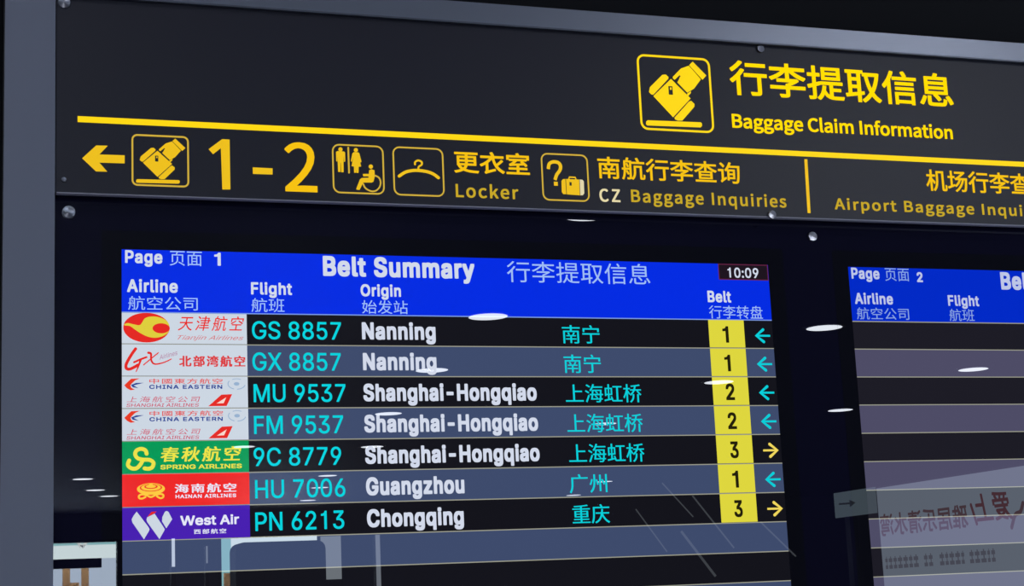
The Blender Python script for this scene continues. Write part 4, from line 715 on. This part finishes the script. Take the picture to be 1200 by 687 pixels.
# ------------------------------------------------------------------ flight displays
W_, HH, RH, SH = 1020.0, 90.66, 45.735, 574.0
S2U = 1166.4
M_bez = surf('display bezel plastic', (30, 30, 38), 0.5)
M_bezf = dark_glass('bezel behind the glass', (22, 22, 30))
K = 1.045
def scr(name, rgb, k=K): return glass_face('screen ' + name, rgb, k)
WHITE, CYAN, YEL = scr('white', (206, 213, 230)), scr('cyan', (8, 205, 216)), scr('yellow', (222, 214, 62))
YAR = scr('arrow yellow', (240, 214, 92)); BLACK = scr('black', (20, 20, 27)); KHAKI = scr('line', (152, 152, 138))
INK = scr('ink', (34, 30, 12)); WHITE2 = scr('header characters', (160, 190, 244)); LINEH = scr('header line', (122, 152, 222))
PAL = {1: dict(blue=scr('blue', (4, 44, 226)), dark=BLACK, mid=scr('slate', (62, 75, 108)), white=WHITE, thin=WHITE2),
       2: dict(blue=scr('deep blue', (2, 42, 198)), dark=scr('dark plum', (29, 28, 37)), mid=scr('plum grey', (78, 76, 102)), white=scr('dim white', (186, 194, 226)), thin=scr('dim header characters', (138, 166, 226)))}
D = 1.0                         # screen image plane
HEAD = [('page_heading', 'Page', (4.8,-1.2,57.2,-24.8), 'b'), ('page_characters', '页面', (67.4,-0.9,113.3,-22.3), 'c'),
        ('airline_heading', 'Airline', (7.4,-42.8,78.5,-62.1), 'b'), ('airline_characters', '航空公司', (8.8,-67.4,106.5,-87.4), 'c'),
        ('flight_heading', 'Flight', (183.4,-43.8,243.5,-67.2), 'b'), ('flight_characters', '航班', (183.5,-67.5,231.9,-88.2), 'c'),
        ('title_lettering', 'Belt Summary', (290.2,-2.3,524.1,-40.6), 'b'), ('title_characters', '行李提取信息', (575.6,-3.5,812.5,-36.7), 'c'),
        ('origin_heading', 'Origin', (346.0,-43.8,407.5,-67.3), 'b'), ('origin_characters', '始发站', (347.5,-68.1,417.4,-88.4), 'c'),
        ('belt_heading', 'Belt', (909.4,-44.3,950.4,-63.1), 'b'), ('belt_characters', '行李转盘', (910.3,-67.7,1004.4,-89.0), 'c')]
def display(n, du, label, page):
    pal = PAL[n]
    t = thing('flight_display', label, 'screen', bw(du + W_ / 2, -SH - 30, -20), 'flight information displays')
    g = Geo(); g.box((du - 28, -SH - 26, -69), (du + W_ + 28, 27, -6.2), M_bez); g.build('housing', t)
    g = Geo()
    for a, b in (((du - 28, -SH - 26), (du, 27)), ((du + W_, -SH - 26), (du + W_ + 28, 27)), ((du, 0), (du + W_, 27)), ((du, -SH - 26), (du + W_, -SH))):
        g.rect(a[0], a[1], b[0], b[1], .15, M_bezf)
    g.build('bezel', t)
    sc_ = Geo(); sc_.rect(du, -SH, du + W_, 0, .15, pal['dark']); scp = sc_.build('screen', t)
    hb = Geo(); hb.rect(du, -HH, du + W_, 0, D * .4, pal['blue']); hb.rect(du, -HH - .8, du + W_, -HH + .8, D * .5, LINEH if n == 1 else KHAKI)
    hb = hb.build('header_bar', t, 'blue header bar with column titles')
    for nm, s_, b, st in HEAD:
        b = (b[0] + du, b[1], b[2] + du, b[3])
        g = Geo()
        if st == 'b': g.latin(s_, b, D, pal['white'], bold=1.65 if nm == 'title_lettering' else 0.85, spacing=45)
        else: g.text(s_, b, D, pal['thin'], offset=0.0)
        g.build(nm, hb)
    b = (130.9,-1.8,140.3,-21.0) if page == '1' else tuple(k - S2U if i % 2 == 0 else k for i, k in enumerate((1294.1,-6.2,1305.2,-23.2)))
    b = (b[0] + du, b[1], b[2] + du, b[3])
    g = Geo(); g.latin(page, b, D, pal['white'], bold=0.8); g.build('page_number', hb)
    cb = (931.4,-0.0,1019.3,-26.1)
    g = Geo(); g.rect(cb[0] + du, cb[3], W_ + du - .5, cb[1], D * .7, scr('clock red', (96, 34, 66))); g.rect(cb[0] + du + 1.6, cb[3] + 1.6, W_ + du - 2.1, cb[1] - 1.6, D * .8, scr('clock black', (30, 20, 30))); g.build('clock_box', hb, 'black clock box with a thin red outline')
    b = (947.5,-5.8,1001.9,-22.5)
    g = Geo(); g.latin('10:09', (b[0] + du, b[1], b[2] + du, b[3]), D, pal['white'], bold=0.45, spacing=20); g.build('clock_time', hb)
    rows = []
    k = 0
    while HH + k * RH < SH - 1:
        v1 = -HH - k * RH; v0 = max(-SH, v1 - RH)
        g = Geo(); g.rect(du, v0, du + W_, v1, D * .3, pal['mid'] if k % 2 else pal['dark'])
        if v0 > -SH: g.rect(du, v0 - .75, du + W_, v0 + .75, D * .45, KHAKI)
        rows.append(g.build('flight_row', t)); k += 1
    return t, rows

disp1, ROWS = display(1, 0.0, 'left flight display with seven arrivals listed under the heading Page 1', '1')
disp2, ROWS2 = display(2, S2U, 'right flight display with empty rows under the heading Page 2', '2')
for k, r_ in enumerate(ROWS2): r_['label'] = 'empty row'

# ---- rows of the left display
XLOGO = (176.4,-180.4)[0]
BB = ((907.8,-95.3)[0], (969.8,-94.6)[0])
FL = [('GS 8857', 295.2, 399.5, 388), ('GX 8857', 295.6, 399.2, 424), ('MU 9537', 297, 404.7, 460), ('FM 9537', 297.5, 402, 497), ('9C 8779', 297, 399.7, 535), ('HU 7006', 298.7, 404.5, 573), ('PN 6213', 299, 403.2, 611)]
FLU = [((183.8,-115.8)[0], (314.9,-114.6)[0]), ((183.6,-160.6)[0], (313.3,-160.1)[0]), ((184.6,-205.0)[0], (319.1,-205.3)[0]), ((184.4,-250.4)[0], (314.4,-251.4)[0]),
       ((183.0,-296.6)[0], (310.2,-298.5)[0]), ((184.3,-342.6)[0], (315.0,-345.3)[0]), ((183.9,-388.3)[0], (312.1,-391.6)[0])]
ORU = [('Nanning', (346.2,-116.8)[0], (458.9,-115.8)[0]), ('Nanning', (346.4,-161.2)[0], (458.6,-160.9)[0]), ('Shanghai-Hongqiao', (345.6,-205.4)[0], (614.5,-206.0)[0]),
       ('Shanghai-Hongqiao', (345.6,-249.2)[0], (614.4,-251.3)[0]), ('Shanghai-Hongqiao', (345.6,-295.2)[0], (614.6,-299.0)[0]), ('Guangzhou', (345.6,-342.2)[0], (494.5,-345.2)[0]), ('Chongqing', (345.7,-387.6)[0], (491.7,-391.4)[0])]
CHU = [('南宁', (660.3,-115.3)[0], (722.0,-114.7)[0]), ('南宁', (660.6,-161.5)[0], (721.4,-161.3)[0]), ('上海虹桥', (661.2,-206.1)[0], (786.0,-206.3)[0]),
       ('上海虹桥', (661.3,-250.4)[0], (785.3,-251.3)[0]), ('上海虹桥', (661.7,-297.0)[0], (785.3,-298.7)[0]), ('广州', (659.9,-343.3)[0], (721.1,-344.5)[0]), ('重庆', (662.3,-389.4)[0], (722.7,-390.9)[0])]
BELT = '1122313'
AC = ((988.0,-116.2)[0], (1014.8,-116.0)[0])
DIG = {'1': ((931.1,-114.2)[0], (941.8,-114.1)[0]), '2': ((930.1,-206.7)[0], (945.3,-206.7)[0]), '3': ((930.7,-296.6)[0], (945.3,-296.8)[0])}
for k in range(7):
    row = ROWS[k]; V = -HH - k * RH
    row['label'] = 'row for flight ' + FL[k][0]
    g = Geo(); g.latin(FL[k][0], (FLU[k][0], V - 10.7, FLU[k][1], V - 37.5), D, CYAN, bold=0.4); g.build('flight_number', row)
    s_, a, b = ORU[k]
    g = Geo(); g.latin(s_, (a, V - 10.0, b, V - 43.2), D, WHITE, bold=1.4, spacing=45); g.build('origin_name', row)
    s_, a, b = CHU[k]
    g = Geo(); g.text(s_, (a, V - 11.5, b, V - 40.0), D, CYAN, offset=-0.002, fat=0.5); g.build('origin_characters', row)
    g = Geo(); g.rect(BB[0], V - RH + 1.2, BB[1], V - 0.6, D * .6, YEL); bx = g.build('belt_box', row, 'yellow box with the belt number')
    c = BELT[k]
    g = Geo(); g.latin(c, (DIG[c][0], V - 10.5, DIG[c][1], V - 37.0), D, INK, bold=1.0); g.build('belt_number', row)
    g = Geo(); cu, cv = (AC[0] + AC[1]) / 2, V - 25.3; hw = (AC[1] - AC[0]) / 2
    sg = 1 if c != '3' else -1
    m = CYAN if c != '3' else YAR
    g.stroke([(cu - sg * (hw - 2), cv), (cu + sg * hw, cv)], 3.2, D, m, smooth=False, cap=False)
    g.stroke([(cu + sg * 1.5, cv + 9.8), (cu - sg * (hw - 2), cv), (cu + sg * 1.5, cv - 9.8)], 4.6, D, m, smooth=False)
    g.build('direction_arrow', row)

# ---- airline logos
LW, RED, GOLD = scr('logo white', (204, 214, 226)), scr('logo red', (228, 40, 34)), scr('logo gold', (222, 206, 60))
NAVY, GREEN, RED2, PURP = scr('logo navy', (34, 62, 146)), scr('logo green', (0, 152, 86)), scr('logo bright red', (236, 36, 34)), scr('logo purple', (72, 32, 176))
SPY, HNY, PINK, GB = scr('logo lemon', (232, 224, 72)), scr('logo amber', (250, 200, 60)), scr('logo rose', (206, 70, 96)), scr('logo grey blue', (150, 176, 206))
PALE = scr('logo pale', (226, 226, 244))
def cell(k, m):
    g = Geo(); V = -HH - k * RH
    g.rect(0, V - RH + (1.0 if k < 6 else .4), XLOGO, V - (0.2 if k else .9), D * .6, m)
    return g
A1, A2, A3, A4, A5 = D * .7, D * .8, D * .9, D, D * 1.1
# red oval with a yellow flame
g = cell(0, LW)
O = [(34.3,-112.6),(66.6,-112.3),(34.4,-91.3)]
ro = (O[1][0] - O[0][0], O[2][1] - O[0][1])
g.ell(*O[0], ro[0], ro[1], A1, RED)
fl = [(3.7,-107.9),(8.3,-106.3),(16.7,-108.1),(24.3,-109.2),(28.2,-105.3),(31.3,-100.0),(37.4,-97.1),(47.4,-96.6),(58.2,-99.7),(64.4,-104.9),(66.2,-110.4),(66.1,-115.2),(63.5,-120.2),(57.3,-124.4),(47.2,-127.0),(36.5,-125.7),(26.6,-121.1),(18.2,-115.6),(11.3,-110.6),(3.7,-109.8)]
g.poly(catmull(fl + fl[:1], 4)[:-1], A2, GOLD)
O = [(54.7,-113.4),(66.8,-113.2),(54.8,-106.2)]
g.ell(*O[0], O[1][0] - O[0][0], O[2][1] - O[0][1], A3, RED)
g.text('天津航空', (78.1,-94.7,172.8,-116.5), A2, RED, offset=0.004, shear=0.25, spacing=1.3)
g.latin('Tianjin Airlines', (77.4,-123.0,171.4,-131.0), A2, scr('logo script red', (214, 108, 112)), 'G', shear=0.45)
g.build('airline_logo', ROWS[0], 'red oval logo with a yellow flame on white')
# brush-written G X
g = cell(1, LW)
g.stroke([(19.0,-143.0),(12.7,-152.1),(6.1,-164.6),(6.4,-170.9),(11.9,-171.5),(22.6,-165.8)], 4.2, A1, RED)
g.stroke([(16.8,-162.1),(24.9,-158.3),(34.0,-154.8)], 2.8, A1, RED); g.stroke([(25.6,-159.6),(22.8,-167.7),(19.5,-175.5)], 3.2, A1, RED, w1=1.2)
g.stroke([(36.7,-148.5),(40.2,-150.1),(40.6,-159.0),(45.2,-164.5),(57.0,-162.6),(68.6,-157.3)], 3.4, A1, RED, w1=1.4); g.stroke([(50.5,-148.4),(42.5,-155.1),(29.9,-165.8)], 1.6, A1, RED)
g.latin('Airlines', (50.9,-148.4,77.6,-154.9), A2, scr('logo dull rose', (176, 110, 150)), shear=0.4, rot=0.28)
g.text('北部湾航空', (79.4,-152.1,173.5,-168.3), A2, scr('logo brick', (216, 62, 66)), offset=0.016, fat=.8, spacing=1.25)
g.build('airline_logo', ROWS[1], 'red brush written letters on white')
# swallow and tail fin, twice
for k in (2, 3):
    dv = -RH * (k - 2)
    sh = lambda pts: [(u, v + dv) for u, v in pts]
    sb = lambda b: (b[0], b[1] + dv, b[2], b[3] + dv)
    g = cell(k, LW)
    g.poly(sh([(3.0,-194.8),(7.6,-190.2),(12.6,-185.5),(24.7,-184.9),(17.9,-188.0),(13.6,-192.2),(11.5,-194.8),(13.0,-198.4),(17.8,-200.8),(11.8,-201.7),(6.9,-198.9)]), A1, scr('logo vermilion', (232, 58, 34)))
    g.poly(sh([(12.4,-194.2),(19.4,-191.4),(30.3,-191.1),(20.9,-193.6),(16.0,-194.9),(22.7,-198.9),(14.5,-197.3)]), A1, NAVY)
    g.text('中國東方航空', sb((37.7,-185.2,140.5,-192.6)), A2, scr('logo soft red', (222, 76, 74)), offset=0.012, spacing=1.15)
    g.latin('CHINA EASTERN', sb((37.6,-194.1,140.0,-200.0)), A2, NAVY, bold=.3, spacing=60)
    g.text('上海航空公司', sb((6.4,-210.4,108.5,-218.8)), A2, PINK, shear=0.2, spacing=1.35)
    g.latin('SHANGHAI AIRLINES', sb((6.0,-220.4,106.6,-225.3)), A2, scr('logo crimson', (198, 44, 78)), bold=.05, shear=0.15)
    g.poly(sh([(119.8,-224.7),(138.7,-208.2),(154.0,-207.6),(145.9,-224.5)]), A1, RED); g.poly(sh([(131.5,-220.8),(145.4,-212.1),(141.6,-220.6)]), A2, scr('logo blush', (250, 214, 204)))
    O = sh([(160.5,-192.8),(172.8,-192.8),(160.6,-185.1)])
    ea, eb = O[1][0] - O[0][0], O[2][1] - O[0][1]
    arc = lambda a0, a1, f: [(O[0][0] + f * ea * math.cos(math.radians(a0 + (a1 - a0) * i / 8)), O[0][1] + f * eb * math.sin(math.radians(a0 + (a1 - a0) * i / 8))) for i in range(9)]
    g.stroke(arc(-85, -15, 1), 1.2, A1, GB); g.stroke(arc(150, 250, 1), 1.2, A1, GB); g.stroke(arc(60, 120, .95), 1.0, A1, GB)
    g.poly(arc(0, 315, .34), A1, GB)
    g.build('airline_logo', ROWS[k], ['', '', 'upper of the two swallow and tail fin logos', 'lower of the two swallow and tail fin logos'][k])
# triple loop on green
g = cell(4, GREEN)
g.stroke([(33.5,-291.0),(31.7,-286.1),(25.8,-284.0),(19.7,-286.2),(17.8,-291.6),(21.2,-297.0),(28.7,-299.0),(37.8,-299.7),(42.8,-303.8),(40.9,-309.9),(35.8,-311.9),(30.6,-311.2)], 5.4, A1, SPY)
g.stroke([(28.3,-299.6),(24.6,-306.2),(18.9,-311.1),(12.1,-310.6),(7.8,-306.0),(9.6,-299.9)], 5.4, A1, SPY)
g.text('春秋航空', (52.6,-281.7,165.6,-302.9), A2, SPY, offset=0.012, fat=.6, shear=0.12, spacing=1.25)
g.latin('SPRING AIRLINES', (52.2,-306.7,166.2,-313.2), A2, SPY, bold=.3)
g.build('airline_logo', ROWS[4], 'yellow triple loop on green')
# winged emblem on red
g = cell(5, RED2)
C5 = [(39.1,-340.0),(58.3,-340.4),(39.1,-331.9)]
eu, ev_ = C5[1][0] - C5[0][0], C5[2][1] - C5[0][1]
for i, (fu, fv, dy, m) in enumerate(((1, 1, 0, HNY), (.80, .66, .22, RED2), (.70, .56, .24, HNY), (.48, .36, .38, RED2), (.36, .26, .42, HNY), (.16, .40, .55, HNY))):
    g.ell(C5[0][0], C5[0][1] + dy * ev_, fu * eu, fv * ev_, A1 + i * .06, m)
g.stroke([(31.5,-351.0),(27.0,-353.0),(22.9,-352.3),(22.9,-349.0),(27.0,-347.3),(33.0,-348.6),(39.0,-351.2),(45.1,-348.6),(51.1,-347.2),(55.7,-348.5),(55.6,-351.8),(51.8,-353.0),(47.3,-350.4)], 2.6, A3, HNY)
g.text('海南航空', (71.7,-333.8,157.9,-346.6), A2, PALE, offset=0.014, fat=.5, spacing=1.2)
g.latin('HAINAN AIRLINES', (72.8,-348.7,157.4,-353.9), A2, PALE, bold=.25, spacing=50)
g.build('airline_logo', ROWS[5], 'yellow winged emblem on red')
# folded W on purple
g = cell(6, PURP)
g.poly([(19.4,-370.7),(15.3,-376.2),(12.6,-381.1),(13.5,-385.6),(29.2,-409.2),(36.2,-397.6),(36.8,-395.4),(35.3,-392.3)], A1, LW)
g.poly([(43.9,-374.3),(33.6,-379.1),(32.7,-382.4),(33.6,-385.4),(50.3,-409.5),(56.8,-398.2),(57.7,-396.1),(56.1,-393.3)], A1, LW)
g.poly([(58.1,-371.8),(60.5,-370.9),(62.9,-372.2),(68.0,-382.5),(59.7,-394.9),(54.0,-385.2),(54.4,-379.1)], A1, LW)
g.poly([(46.9,-371.2),(39.6,-371.6),(33.9,-378.6),(43.6,-374.0)], A2, RED)
g.latin('West Air', (79.0,-377.8,161.1,-391.9), A2, PALE, bold=.6)
g.text('西部航空', (97.7,-397.2,142.7,-404.0), A2, PALE, offset=0.02, spacing=1.25)
g.build('airline_logo', ROWS[6], 'folded white W on purple')
